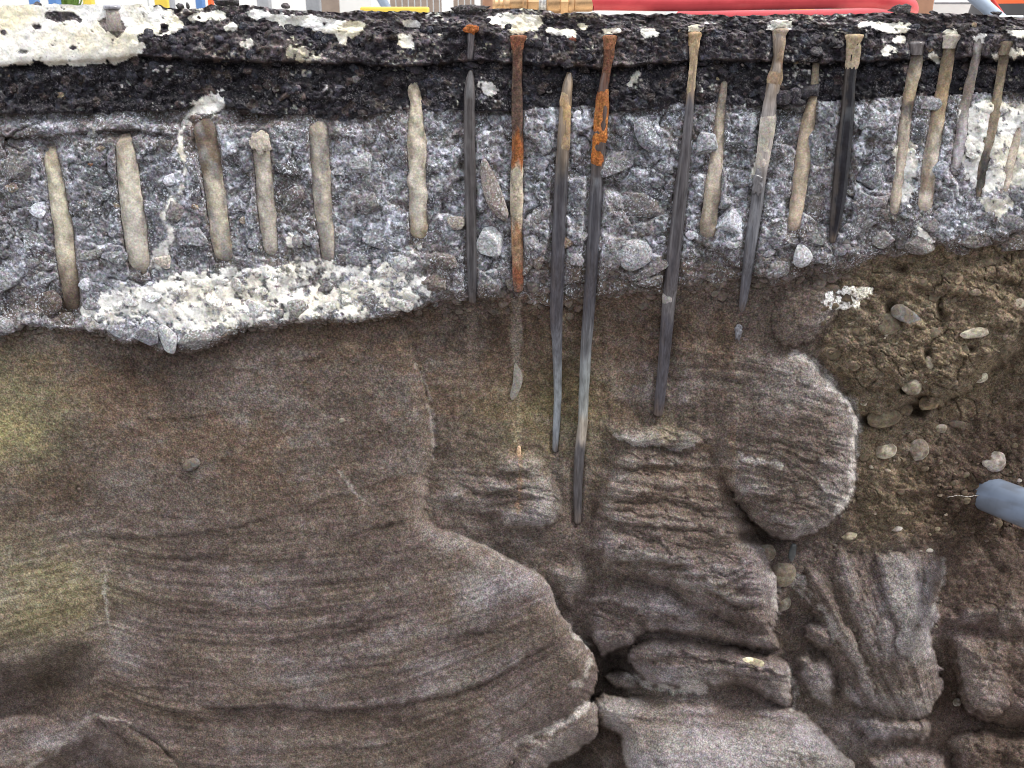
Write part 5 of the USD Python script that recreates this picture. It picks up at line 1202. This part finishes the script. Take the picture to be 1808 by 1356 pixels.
build('grout_f', 'pale knobbly grout rod rising into the asphalt above the white crust', GROUT, [(142, (0.46, 0.40, 0.31)), (200, (0.50, 0.45, 0.37)), (380, (0.52, 0.485, 0.43)), (405, (0.45, 0.38, 0.27)), (426, (0.36, 0.31, 0.24))], seed=6, bump=0.11)
t, r = build('dark_a', 'first dark brown grey rod, with a chisel cut top', STEEL, [(122, (0.17, 0.155, 0.15)), (170, (0.085, 0.078, 0.076)), (400, (0.07, 0.066, 0.066)), (536, (0.06, 0.06, 0.064))], seed=7)
r2 = RODS['dark_a_top']
g = seg(r2, 46, 106, 1, 0.05, (0, 0), 8)
put('upper_shaft', g[0], STEEL, t, tone=prof_tone(g[1], g[2], [(46, (0.17, 0.15, 0.15)), (106, (0.13, 0.12, 0.12))], 8), smooth=True)
crustlump(t, 831, 52, 12, 8, float(r2['out'][1] + 0.006), (0.34, 0.11, 0.035), RUST, 'rust_crust', 33)
t, r = build('rusty', 'thin rusty brown rod under a white crust, with a pale middle stretch', RUST, [(62, (0.20, 0.085, 0.045)), (110, (0.11, 0.060, 0.042)), (150, (0.09, 0.056, 0.045)), (235, (0.10, 0.065, 0.052)), (252, (0.27, 0.095, 0.03)), (282, (0.25, 0.09, 0.035)), (300, (0.36, 0.32, 0.26)),
      (380, (0.37, 0.32, 0.25)), (405, (0.28, 0.15, 0.08)), (450, (0.30, 0.20, 0.13)), (480, (0.20, 0.075, 0.04)), (516, (0.13, 0.07, 0.05))], crusts=[(285, 392, G_, [(285, (0.40, 0.36, 0.29)), (392, (0.36, 0.31, 0.24))], 1.06, 0.12), (230, 285, R_, [(230, (0.27, 0.09, 0.03)), (285, (0.25, 0.08, 0.03))], 1.03, 0.15)],
      head=((0.20, 0.085, 0.05), RUST), seed=9, bump=0.08)
t, r = build('dark_b', 'long dark rod with a tan stained top and a pale bluish lower end', STEEL, [(126, (0.36, 0.28, 0.19)), (180, (0.34, 0.25, 0.16)), (250, (0.22, 0.17, 0.12)), (290, (0.10, 0.088, 0.075)), (320, (0.062, 0.06, 0.066)), (560, (0.065, 0.065, 0.075)), (610, (0.13, 0.14, 0.155)), (680, (0.30, 0.34, 0.35)), (760, (0.27, 0.31, 0.33)), (798, (0.20, 0.21, 0.22))],
      crusts=[(128, 275, G_, [(128, (0.40, 0.33, 0.25)), (190, (0.36, 0.25, 0.14)), (275, (0.26, 0.20, 0.14))], 1.01, 0.16)], seed=10)
crustlump(t, 1004, 70, 12, 6, float(r['out'][0] + 0.008), (0.20, 0.075, 0.05), RUST, 'head', 35)
build('dark_c', 'longest rod, orange rust at its top and dark steel to its foot in the sand', STEEL, [(62, (0.20, 0.09, 0.05)), (150, (0.10, 0.055, 0.04)), (290, (0.09, 0.075, 0.068)), (330, (0.065, 0.065, 0.072)), (540, (0.07, 0.07, 0.08)), (610, (0.15, 0.16, 0.165)), (660, (0.30, 0.33, 0.32)), (735, (0.34, 0.36, 0.33)), (750, (0.46, 0.42, 0.33)), (770, (0.36, 0.32, 0.27)), (790, (0.095, 0.095, 0.10)), (880, (0.085, 0.083, 0.086)), (924, (0.12, 0.105, 0.095))],
      crusts=[(64, 158, R_, [(64, (0.22, 0.095, 0.05)), (120, (0.13, 0.06, 0.04)), (158, (0.09, 0.045, 0.03))], 1.03, 0.14), (150, 302, R_, [(150, (0.20, 0.07, 0.03)), (200, (0.32, 0.13, 0.045)), (260, (0.38, 0.13, 0.03)), (302, (0.28, 0.10, 0.04))], 1.03, 0.20)], head=((0.22, 0.10, 0.055), RUST), seed=11)
t, r = build('dark_d', 'dark rod with a cream capped flared head and a scuffed middle', STEEL, [(56, (0.36, 0.26, 0.16)), (110, (0.33, 0.25, 0.16)), (165, (0.28, 0.21, 0.15)), (185, (0.11, 0.105, 0.11)), (330, (0.085, 0.08, 0.082)), (490, (0.075, 0.072, 0.078)), (520, (0.15, 0.145, 0.145)), (545, (0.13, 0.125, 0.125)), (570, (0.065, 0.065, 0.075)), (700, (0.07, 0.07, 0.08)), (734, (0.09, 0.07, 0.065))],
      crusts=[(58, 172, G_, [(58, (0.40, 0.30, 0.19)), (172, (0.32, 0.26, 0.18))], 1.04, 0.14), (505, 548, G_, [(505, (0.30, 0.28, 0.27)), (548, (0.26, 0.24, 0.23))], 0.97, 0.12)], head=((0.36, 0.25, 0.15), GROUT), seed=12)
crustlump(t, 1227, 51, 15, 6, float(r['out'][0] + 0.004), (0.68, 0.64, 0.52), CRUST, 'cap', 37)
build('tan_a', 'tan grout rod right of the cream capped dark rod', GROUT, [(140, (0.30, 0.26, 0.2)), (185, (0.22, 0.19, 0.17)), (215, (0.36, 0.31, 0.25)), (290, (0.42, 0.37, 0.32)), (360, (0.40, 0.345, 0.28)), (425, (0.27, 0.22, 0.18))], seed=13, bump=0.07)
t, r = build('dark_e', 'rod with a flared head, pale upper half and slate grey tapered lower half', STEEL, [(50, (0.30, 0.24, 0.19)), (100, (0.28, 0.22, 0.16)), (150, (0.26, 0.20, 0.14)), (200, (0.44, 0.40, 0.36)), (300, (0.42, 0.38, 0.34)), (330, (0.13, 0.13, 0.135)), (420, (0.14, 0.145, 0.155)), (500, (0.11, 0.115, 0.13)), (552, (0.10, 0.10, 0.11))],
      crusts=[(52, 158, G_, [(52, (0.34, 0.27, 0.21)), (110, (0.24, 0.175, 0.12)), (158, (0.28, 0.21, 0.14))], 1.04, 0.14), (192, 306, G_, [(192, (0.46, 0.42, 0.38)), (306, (0.44, 0.40, 0.35))], 1.04, 0.10)], head=((0.30, 0.24, 0.19), GROUT), seed=14)
crustlump(t, 1339, 322, 9, 22, float(r['out'][55] + r['rad'][55] * 0.7), (0.20, 0.195, 0.195), STEEL, 'flake', 39, dep=6)
crustlump(t, 1304, 585, 7, 15, float(sample(soft2, 1304, 585)) + 0.002, (0.20, 0.20, 0.21), STEEL, 'tip', 41, dep=6)
crustlump(t, 1378, 42, 17, 7, float(r['out'][0] + 0.004), (0.62, 0.60, 0.55), CRUST, 'cap', 43)
build('tan_b', 'slim even tan rod just left of the glossy black rod', GROUT, [(105, (0.24, 0.20, 0.15)), (170, (0.30, 0.25, 0.19)), (190, (0.42, 0.34, 0.26)), (330, (0.44, 0.37, 0.29)), (415, (0.40, 0.33, 0.26))], seed=15, bump=0.05, amt=0.15)
build('black', 'glossy black rod with a tan flared head', BLACKPL, [(60, (0.012, 0.012, 0.015)), (430, (0.012, 0.012, 0.016))], crusts=[(70, 126, G_, [(62, (0.40, 0.32, 0.23)), (126, (0.38, 0.31, 0.23))], 1.15, 0.12)], head=((0.36, 0.28, 0.19), GROUT), seed=16, bump=0.02)
build('tan_c', 'tan rod with grey flared head and shade painted over its middle, beside the glossy black rod', GROUT, [(72, (0.22, 0.20, 0.18)), (105, (0.17, 0.15, 0.13)), (130, (0.36, 0.31, 0.24)), (165, (0.36, 0.28, 0.19)), (185, (0.14, 0.12, 0.11)), (205, (0.15, 0.13, 0.12)), (220, (0.42, 0.36, 0.30)), (384, (0.46, 0.40, 0.34))], head=((0.20, 0.18, 0.17), STEEL), seed=17, bump=0.07)  # the dark middle stops paint a shadow into the tone
t, r = build('tan_d', 'thick tan rod with a white cap on its flared head', GROUT, [(60, (0.40, 0.37, 0.34)), (95, (0.30, 0.24, 0.17)), (160, (0.30, 0.22, 0.14)), (200, (0.34, 0.27, 0.19)), (260, (0.46, 0.41, 0.35)), (320, (0.48, 0.44, 0.40)), (378, (0.45, 0.40, 0.34))], head=((0.42, 0.38, 0.33), GROUT), seed=18, bump=0.07, patch=(0.26, 0.20, 0.14))
crustlump(t, 1680, 56, 14, 6, float(r['out'][0] + 0.004), (0.80, 0.78, 0.68), CRUST, 'cap', 45)
build('grey_a', 'thin lilac grey rod bordered by white crust, without a clear head', GROUT, [(66, (0.48, 0.46, 0.47)), (100, (0.30, 0.27, 0.26)), (150, (0.22, 0.18, 0.15)), (190, (0.33, 0.30, 0.29)), (230, (0.40, 0.38, 0.40)), (305, (0.44, 0.42, 0.44))], seed=19, bump=0.08)
build('tan_e', 'rightmost long tan rod, black at its lower end', GROUT, [(72, (0.18, 0.15, 0.12)), (120, (0.26, 0.21, 0.15)), (200, (0.30, 0.25, 0.18)), (265, (0.34, 0.29, 0.23)), (285, (0.09, 0.085, 0.08)), (335, (0.07, 0.068, 0.065)), (350, (0.25, 0.20, 0.16))], head=((0.20, 0.16, 0.12), GROUT), seed=20, bump=0.08, patch=(0.16, 0.13, 0.1))
build('tan_f', 'short faint tan rod in the white crust at the right edge', GROUT, [(225, (0.45, 0.40, 0.33)), (352, (0.48, 0.42, 0.36))], seed=21, bump=0.08)
# remains of rods in the sand
for nm, u, v, a, b, col, mat, lab in [('rod_fragment', 911, 675, 9, 36, (0.24, 0.225, 0.20), GROUT, 'curved pale rod fragment stuck in the sand below the thin rusty rod'), ('rod_fragment', 916, 800, 4, 15, (0.52, 0.36, 0.24), RUST, 'tiny orange cream fragment low in the sand below the thin rusty rod'),
                                      ('rod_fragment', 1399, 975, 7, 20, (0.10, 0.11, 0.115), BLACKPL, 'dark shiny stub under the big sand lump')]:
    me, _ = stone_mesh(u, v, a, b, 4, seed=900 + u, angular=False, sub=3, depth=a * 0.9, proud=0.55)
    p = np.array(me[0]); c = p.mean(0)
    p[:, 0] += 0.004 * np.sin((p[:, 2] - c[2]) / 0.045 * 3.0 + 1.2) * (u == 911)
    put(nm, (p, me[1]), mat, tone=np.array(col), smooth=True, label=lab, cat='rod fragment')
# the grey metal cap on the left edge with the grey rod under it
capd = float(sample(soft2, 200, 30))
t = thing('rod', 'stubby grey rod with a flat metal cap in the white crusted edge', 'rod')
c = at(200, 13, capd - 0.006)
def disc(c, rad, h, mat, name, parent, tone=None, n=28, rim=0.9):
    m = trimesh.creation.revolve(np.array([[0, -h / 2], [rad * rim, -h / 2], [rad, -h * 0.2], [rad, h * 0.2], [rad * rim, h / 2], [0, h / 2]]), sections=n)
    m.apply_translation(c)
    put(name, m, mat, parent, tone=np.tile(np.array(tone), (len(m.vertices), 1)) if tone is not None else None, smooth=40 if tone is None else True)
disc(c, 0.0165, 0.007, STEEL, 'cap', t, (0.34, 0.34, 0.36))
disc(c + [0, 0, -0.022], 0.0145, 0.034, GROUT, 'shaft', t, (0.30, 0.265, 0.245))

# ------------------------------------------------------------------ the grey plastic pipe
PIPE_M = plain('grey_plastic', (0.20, 0.245, 0.33), rough=0.38, spec=0.4, grain=25, var=0.10, bump=0.02, tone=True)
PIPE_IN = plain('pipe_inside', (0.10, 0.11, 0.13), rough=0.6, spec=0.3)
def tube_along(path, rad, n=24, close=True, up=(0, 0, 1.0)):
    c = np.asarray(path, float)
    rad = np.broadcast_to(np.asarray(rad, float), len(c))
    t = np.gradient(c, axis=0); t /= np.linalg.norm(t, axis=1, keepdims=True)
    up = np.asarray(up, float)
    s = np.cross(t, up); s /= np.maximum(np.linalg.norm(s, axis=1, keepdims=True), 1e-9)
    w = np.cross(s, t)
    th = np.linspace(0, 2 * np.pi, n, endpoint=False)
    p = c[:, None] + (s[:, None] * np.cos(th)[None, :, None] + w[:, None] * np.sin(th)[None, :, None]) * rad[:, None, None]
    i = np.arange(len(c) * n).reshape(len(c), n)
    f = np.stack([i[:-1], np.roll(i, -1, 1)[:-1], np.roll(i, -1, 1)[1:], i[1:]], -1).reshape(-1, 4)
    f = np.vstack([f[:, [0, 1, 2]], f[:, [0, 2, 3]]])
    v = p.reshape(-1, 3)
    if close:
        a = len(v)
        v = np.vstack([v, c[0], c[-1]])
        f = np.vstack([f, np.stack([np.full(n, a), np.roll(i[0], -1), i[0]], 1), np.stack([np.full(n, a + 1), i[-1], np.roll(i[-1], -1)], 1)])
    return trimesh.Trimesh(v, f, process=False)
t = thing('plastic_pipe', 'smooth grey plastic pipe sticking out of the soil at the right edge', 'pipe')
p0, p1 = at(1776, 884, -0.060), at(2070, 1000, 0.34)
L_ = np.linspace(-0.40, 1, 30)
pth = p0 + (p1 - p0) * L_[:, None]
pipe_r = 33 * float(mpp(1760, 890, -0.05))
pm = tube_along(pth, pipe_r, 64)
pv_ = np.array(pm.vertices)
dm = sstep(0.66, 0.80, N(pv_[:, 0] * 60, pv_[:, 2] * 60 + pv_[:, 1] * 40, 281) + 0.25 * sstep(0.12, 0.0, (pv_ - p0) @ ((p1 - p0) / np.linalg.norm(p1 - p0))))
put('pipe_body', pm, PIPE_M, t, tone=mixc(np.ones((len(pv_), 3)), (0.50, 0.40, 0.28), dm * 0.35), smooth=True)
put('root_thread', tube_along([at(u_, v_, float(sample(soft2, u_, v_)) + 0.008) for u_, v_ in ((1672, 878), (1690, 875), (1710, 877), (1732, 874), (1744, 876))], 0.0011, 6), STEEL, '/World', tone=np.tile((0.10, 0.085, 0.07), (32, 1)), smooth=True, label='thin dark root reaching the upper end of the grey pipe', cat='root')

# ------------------------------------------------------------------ hose with its brass coupling on the road edge
HOSE_M = plain('red_rubber', (0.52, 0.06, 0.07), rough=0.4, spec=0.4, grain=30, var=0.14, bump=0.02)
BRASS = plain('brass', (0.55, 0.35, 0.19), rough=0.34, metallic=0.7, grain=60, var=0.12, bump=0.02)
TAPE = plain('thread_tape', (0.55, 0.55, 0.55), rough=0.35, metallic=0.5, grain=200, var=0.5, bump=0.3)
t = thing('air_hose', 'red hose with a brass coupling lying along the broken road edge', 'hose')
HY = -0.045
pts = [at(1044, 3, HY), at(1090, 2, HY), at(1200, 3, HY), at(1320, 1, HY), at(1440, -1, HY), at(1530, -2, HY), at(1572, 1, HY - 0.01), at(1598, 8, HY - 0.04), at(1606, 17, HY - 0.10), at(1598, 24, HY - 0.2), at(1560, 27, HY - 0.34), at(1500, 29, HY - 0.45), at(1400, 30, HY - 0.6), at(1200, 30, HY - 0.9)]
pts = np.array(pts)
k = np.linspace(0, len(pts) - 1, 120)
from scipy.interpolate import CubicSpline
cs = CubicSpline(np.arange(len(pts)), pts)
put('hose_body', tube_along(cs(k), 0.0160, 28), HOSE_M, t, smooth=True)
def lathe_x(u0, u1, r0, r1, mat, name, parent, sides=32, steps=None, v=3.5):
    a, b = at(u0, v, HY), at(u1, v, HY)
    prof = steps or [(0, r0), (1, r1)]
    c = np.array([a + (b - a) * x for x, _ in prof]); rr = np.array([r for _, r in prof])
    m = tube_along(np.vstack([c[:1], c, c[-1:]]) + np.array([[-1e-5, 0, 0]] + [[0, 0, 0]] * len(c) + [[1e-5, 0, 0]]), np.concatenate([[rr[0] * 0.55], rr, [rr[-1] * 0.55]]), sides)
    put(name, m, mat, parent, smooth=28)
lathe_x(1012, 1046, 0.0165, 0.0165, BRASS, 'ferrule', t, steps=[(0, .0145), (.1, .0165), (.9, .0165), (1, .0155)])
lathe_x(1003, 1013, 0.0150, 0.0180, BRASS, 'collar', t, steps=[(0, .019), (.5, .020), (1, .017)])
lathe_x(988, 1004, .0225, .0225, BRASS, 'hex_nut', t, sides=6, steps=[(0, .020), (.12, .0228), (.88, .0228), (1, .020)])
lathe_x(965, 989, .019, .020, BRASS, 'coupling_body', t, steps=[(0, .017), (.1, .0195), (.85, .0200), (1, .0185)])
lathe_x(950, 966, .0150, .0150, TAPE, 'thread', t, steps=[(0, .0165), (.2, .0145), (.4, .0165), (.6, .0145), (.8, .0165), (1, .0145)])
lathe_x(930, 951, .0205, .0205, BRASS, 'hex_nut', t, sides=6, steps=[(0, .018), (.12, .0205), (.88, .0205), (1, .0185)])
lathe_x(922, 931, .020, .020, BRASS, 'flange', t, steps=[(0, .0175), (.3, .021), (.8, .021), (1, .019)])
lathe_x(899, 923, .012, .014, BRASS, 'nipple', t, steps=[(0, .0125), (1, .0145)])
lathe_x(870, 900, .0135, .0135, BRASS, 'barb', t, steps=[(0, .011), (.15, .0135), (.3, .011), (.45, .0135), (.6, .011), (.75, .0145), (1, .0145)], v=8)

# lumps of asphalt lying on the edge
for i, (u, v, a, b, lab) in enumerate([(830, 17, 33, 9, 'wide black asphalt lump on the road edge left of the brass coupling'), (404, 5, 26, 8, 'black asphalt lump on the road edge near the left'), (317, 11, 8, 6, 'small round black crumb on the road edge above the left white patch'), (1590, 17, 20, 9, 'black asphalt lump under the bend of the red hose'),
                                       (1648, 23, 7, 4, 'black crumb on the road edge below the wooden stake'), (1759, 24, 10, 5, 'black crumb on the road edge at the foot of the slanted grey pole'), (503, 11, 8, 5, 'grey black crumb on the road edge above white crust'), (66, 8, 9, 5, 'dull brown crumb on the road edge at the far left'), (331, 9, 4, 6, 'thin upright black crumb beside the small round one')]):
    me, _ = stone_mesh(u, v, a, b, 0, seed=8100 + i, sub=3, angular=True, facets=8, out=-0.012, depth=min(a, 14))
    p = me[0]; c = p.mean(0)
    p = c + (p - c) * (1 + 0.22 * F((p[:, 0] - c[0]) * 180 + i * 9, (p[:, 2] - c[2]) * 180 + (p[:, 1] - c[1]) * 150, 3, 261))[:, None]
    put('asphalt_lump', (p, me[1]), ASPH, tone=np.array((0.035, 0.031, 0.033)) * (1.6 if i in (6, 7) else 1), smooth=True, label=lab, cat='asphalt lump')

# ------------------------------------------------------------------ the building site behind the edge
def place(u, v, dist):
    """World point seen at a pixel at dist metres beyond the cut."""
    return at(u, v, -dist)
def boxm(c, size, rz=0.0, bevel=0.0):
    m = trimesh.creation.box(size)
    if bevel:
        mv = np.array(m.vertices)
        pts = np.vstack([mv * (1 - np.array(ax) * 2 * bevel / np.array(size)) for ax in ((1, 1, 0), (1, 0, 1), (0, 1, 1))])
        m = trimesh.convex.convex_hull(pts)
    m.apply_transform(trimesh.transformations.rotation_matrix(rz, [0, 0, 1]))
    m.apply_translation(c)
    return m
WHITE = plain('white_board', (0.80, 0.80, 0.78), rough=0.5, spec=0.3, grain=8, var=0.05)
WOOD = plain('raw_wood', (0.36, 0.20, 0.13), rough=0.7, spec=0.2, grain=30, var=0.25, bump=0.1)
BROWN = plain('brown_board', (0.30, 0.24, 0.20), rough=0.75, spec=0.2, grain=20, var=0.2)
GALV = plain('galvanised', (0.45, 0.47, 0.50), rough=0.4, metallic=0.4, grain=40, var=0.1)
BLUEP = plain('blue_grey_paint', (0.33, 0.40, 0.50), rough=0.45, grain=30, var=0.1)
ORANGE = plain('orange_plastic', (0.85, 0.13, 0.03), rough=0.45, spec=0.4, grain=20, var=0.08)
YEL = plain('yellow_plastic', (0.75, 0.55, 0.08), rough=0.5, grain=20, var=0.1)
REDP = plain('red_paint', (0.60, 0.05, 0.04), rough=0.45, grain=20, var=0.1)
BLUE = plain('blue_plastic', (0.10, 0.22, 0.48), rough=0.5, grain=20, var=0.1)
DARKB = plain('dark_box', (0.05, 0.045, 0.045), rough=0.6, grain=20, var=0.2)
GREYB = plain('grey_slab', (0.34, 0.35, 0.37), rough=0.85, spec=0.2, grain=40, var=0.2)
LEAF = plain('grass_blade', (0.12, 0.20, 0.04), rough=0.6, spec=0.3, grain=60, var=0.4)
def upright(name, label, cat, u, dist, w_px, h, mat, depth=None, rz=0.0, bevel=0.004):
    c = place(u, 33, dist); m = float(DIST + dist) / ray(u, 33)[1] / FOC
    w = w_px * m
    t = thing(name, label, cat, loc=(c[0], c[1], 0))
    return t, c, m, w
# traffic drum
c = place(1862, 33, 2.0)
t = thing('traffic_drum', 'orange traffic drum with white bands at the top right corner', 'traffic drum')
cz = np.array([c[0], c[1], 0])
def ring(z0, z1, r0, r1, mat, name, steps=None):
    m = trimesh.creation.revolve(np.array([[0, z0], [r0, z0], [r0, z0 + (z1 - z0) * 0.02], [r1, z1 - (z1 - z0) * 0.02], [r1, z1], [0, z1]]), sections=40)
    m.apply_translation(cz); put(name, m, mat, t, smooth=35)
ring(-0.004, 0.05, 0.30, 0.29, DARKB, 'base')
for z0, z1, mt, nm in [(0.05, 0.1, ORANGE, 'body'), (0.1, 0.25, WHITE, 'band'), (0.25, 0.42, ORANGE, 'body'), (0.42, 0.57, WHITE, 'band'), (0.57, 0.95, ORANGE, 'body')]:
    pass
ring(0.05, 0.068, 0.226, 0.224, ORANGE, 'lower_body'); ring(0.068, 0.20, 0.218, 0.214, WHITE, 'band'); ring(0.20, 0.40, 0.213, 0.205, ORANGE, 'body'); ring(0.40, 0.54, 0.205, 0.20, WHITE, 'band'); ring(0.54, 0.92, 0.20, 0.18, ORANGE, 'upper_body')
# slanted grey pole and the red strap beside it
t = thing('pole', 'slanted blue grey pole standing beside the orange drum', 'pole')
a, b = place(1768, 36, 1.1), place(1722, -4, 1.1)
put('tube', tube_along([a, a + (b - a) * 1.0, a + (b - a) * 6.0], 11 * float(mpp(1740, 10, -1.1)), 20), BLUEP, t, smooth=40)
put('foot', boxm((a[0], a[1], 0.002), (0.09, 0.07, 0.012), bevel=0.002), GALV, t, smooth=30)
t = thing('strap', 'thin red bar leaning behind the slanted pole', 'bar')
a, b = place(1776, 34, 1.5), place(1751, -2, 1.5)
put('bar', tube_along([a, b, a + (b - a) * 5], 3.2 * float(mpp(1760, 10, -1.5)), 10), REDP, t, smooth=40)
# wire fence panel with a white sheet
t = thing('fence_panel', 'grey wire fence panel in front of a white sheet', 'fence')
D2 = 2.6
z_of = lambda v: float(place(1700, v, D2)[2])
x_of = lambda u: float(place(u, 15, D2)[0])
yb = place(1700, 15, D2)[1]
for u in (1664, 1690, 1716, 1742, 1768):
    x = x_of(u)
    put('wire', tube_along([[x, yb, 0.0], [x, yb, 0.5], [x, yb, 1.1]], 0.0035, 8), GALV, t, smooth=40)
for z in (z_of(4), z_of(4) + 0.25, z_of(4) + 0.5, z_of(4) + 0.95):
    put('rail', tube_along([[x_of(1650), yb + 0.012, z], [x_of(1700), yb + 0.012, z], [x_of(1790), yb + 0.012, z]], 0.0075, 10, up=(0, 1, 0)), GALV, t, smooth=40)
put('post', tube_along([[x_of(1651), yb, -0.004], [x_of(1651), yb, 0.6], [x_of(1651), yb, 1.2]], 0.012, 12), GALV, t, smooth=40)
put('white_sheet', boxm((x_of(1725), yb + 0.10, 0.55), (0.52, 0.012, 1.12), bevel=0.002), WHITE, '/World', smooth=30, label='white sheet standing behind the wire fence panel', cat='sheet')
# wooden stake and things seen under the hose
def block(name, label, cat, u0, u1, dist, h, mat, depth=0.06, tilt=0.0):
    a, b = place(u0, 25, dist), place(u1, 25, dist)
    w = abs(b[0] - a[0]) / max(0.3, math.cos(tilt))
    m = boxm(((a[0] + b[0]) / 2, a[1] + depth / 2, h / 2 - 0.004), (w, depth, h), bevel=min(0.004, h * 0.1, w * 0.1))
    return put(name, m, mat, smooth=30, label=label, cat=cat)
block('wooden_stake', 'reddish wooden stake standing right of the hose bend', 'stake', 1606, 1647, 0.75, 0.55, WOOD, 0.045)
block('timber_beam', 'brown timber beam seen under the right end of the hose', 'beam', 1482, 1604, 1.6, 0.09, WOOD, 0.09)
block('paving_slab', 'blue grey slab seen under the hose', 'slab', 1440, 1474, 1.9, 0.07, GREYB, 0.2)
block('sandbag', 'yellow bag seen under the hose', 'bag', 1410, 1438, 1.7, 0.06, YEL, 0.12)
block('toolbox', 'dark box seen under the hose', 'box', 1366, 1396, 2.0, 0.2, DARKB, 0.15)
t = thing('pallet', 'whitish slatted pallet seen under the hose', 'pallet')
for j, u in enumerate((1330, 1343, 1356)):
    a = place(u, 25, 2.3); put('slat', boxm((a[0], a[1], 0.10), (0.022, 0.02, 0.2), bevel=0.002), WHITE, t, smooth=30)
a, b = place(1322, 25, 2.3), place(1364, 25, 2.3)
put('rail', boxm(((a[0] + b[0]) / 2, a[1] + 0.022, 0.10), (b[0] - a[0], 0.02, 0.04), bevel=0.002), WHITE, t, smooth=30)
block('red_post', 'short red post seen under the hose', 'post', 1300, 1319, 2.4, 0.5, REDP, 0.04)
t = thing('traffic_cone', 'orange red traffic cone lying on its side behind the hose', 'traffic cone')
a, b = place(1252, 26, 1.4), place(1322, 30, 1.4)
put('cone', tube_along([a + [0, 0, 0.02], a * 0.55 + b * 0.45 + [0, 0, 0.012], b + [0, 0, 0.008]], [0.062, 0.04, 0.012], 24, up=(0, 1, 0)), ORANGE, t, smooth=40)
put('foot', boxm(a + [-0.01, 0, 0.035], (0.015, 0.16, 0.16), bevel=0.003), ORANGE, t, smooth=30)
block('white_board', 'low white board seen under the hose left of the fallen cone', 'board', 1190, 1246, 1.8, 0.045, WHITE, 0.2)
block('light_slab', 'pale concrete slab behind the brass coupling', 'slab', 1040, 1180, 2.6, 0.10, WHITE, 0.3)
# left part of the background
t = thing('hoarding', 'long white site hoarding far behind the left of the road edge', 'hoarding')
for j in range(6):
    a = place(-160 + j * 142, 20, 7.0); b = place(-160 + (j + 1) * 142 - 3, 20, 7.0)
    put('panel', boxm(((a[0] + b[0]) / 2, a[1], 1.0), (b[0] - a[0], 0.04, 2.0), bevel=0.005), WHITE, t, smooth=30)
for u0, u1, dist, h, mt, nm, lab, cat in [(54, 66, 3.0, 0.6, BLUE, 'blue_drum', 'pale blue canister at the far left behind the edge', 'canister'), (88, 104, 3.2, 0.5, BLUE, 'blue_drum', 'blue canister left of the grass tuft', 'canister'), (149, 165, 4.0, 0.7, YEL, 'yellow_post', 'yellow post right of the grass tuft', 'post'), (275, 299, 4.0, 0.7, YEL, 'yellow_post', 'wide yellow post near the small black crumbs', 'post'),
                                          (301, 306, 3.5, 0.9, GREYB, 'grey_post', 'thin grey post beside the wide yellow post', 'post'), (347, 360, 3.5, 0.8, BLUE, 'blue_post', 'blue post behind the left edge', 'post'), (369, 375, 3.0, 0.8, ORANGE, 'orange_post', 'thin orange post behind the left asphalt lump', 'post'), (455, 477, 3.0, 0.9, GREYB, 'grey_post', 'grey post right of the left asphalt lump', 'post'),
                                          (541, 566, 4.2, 1.0, GREYB, 'grey_post', 'grey green post behind the crusted road edge', 'post'), (568, 600, 5.0, 1.1, BROWN, 'brown_panel', 'beige panel between grey post and white van', 'panel'), (600, 658, 5.0, 1.3, WHITE, 'white_cabinet', 'white cabinet behind the road edge', 'cabinet'),
                                          (852, 872, 3.0, 0.5, WOOD, 'wooden_stake', 'rusty wooden stake left of the brass coupling', 'stake')]:
    block(nm, lab, cat, u0, u1, dist, h, mt, 0.05)
t = thing('pole', 'pale blue leaning pole left of the slatted brown fence', 'pole')
a, b = place(690, 26, 2.6), place(672, -4, 2.6)
put('tube', tube_along([a, b, a + (b - a) * 7], 8 * float(mpp(680, 10, -2.6)), 16), BLUEP, t, smooth=40)
t = thing('slatted_fence', 'brown slatted fence behind the middle of the road edge', 'fence')
for j in range(30):
    a = place(694 + j * 11, 20, 3.8)
    put('slat', boxm((a[0], a[1], 0.62), (0.028, 0.016, 1.24), bevel=0.003), BROWN, t, smooth=30)
a, b = place(690, 20, 3.8), place(1020, 20, 3.8)
for z in (0.2, 0.9):
    put('rail', boxm(((a[0] + b[0]) / 2, a[1] + 0.03, z), (b[0] - a[0], 0.03, 0.07), bevel=0.003), BROWN, t, smooth=30)
for u0, u1, lab in ((780, 800, 'white post in front of the slatted brown fence'), (838, 848, 'narrow white post in front of the slatted brown fence')):
    block('white_post', lab, 'post', u0, u1, 2.4, 1.0, WHITE, 0.04)
block('yellow_kerb', 'long low yellow board on the road in front of the slatted fence', 'board', 636, 756, 1.0, 0.034, YEL, 0.05)
r = np.random.default_rng(55)
gv, gf, off = [], [], 0
for j in range(260):
    a = place(r.uniform(104, 139), 33, 3.6 + r.uniform(-0.15, 0.15)); a[2] = -0.004
    h, w_ = r.uniform(0.08, 0.2), 0.004
    l = np.array([r.uniform(-.06, .06), r.uniform(-.06, .06), 0])
    gv.append(np.array([a + [-w_, 0, 0], a + [w_, 0, 0], a + l * 0.5 + [w_ * .7, 0, h * .6], a + l * 0.5 + [-w_ * .7, 0, h * .6], a + l + [0, 0, h]]))
    gf.append(np.array([[0, 1, 2], [0, 2, 3], [3, 2, 4]]) + off); off += 5
put('grass_tuft', (np.vstack(gv), np.vstack(gf)), LEAF, smooth=False, label='green grass tuft behind the far left of the road edge', cat='grass')
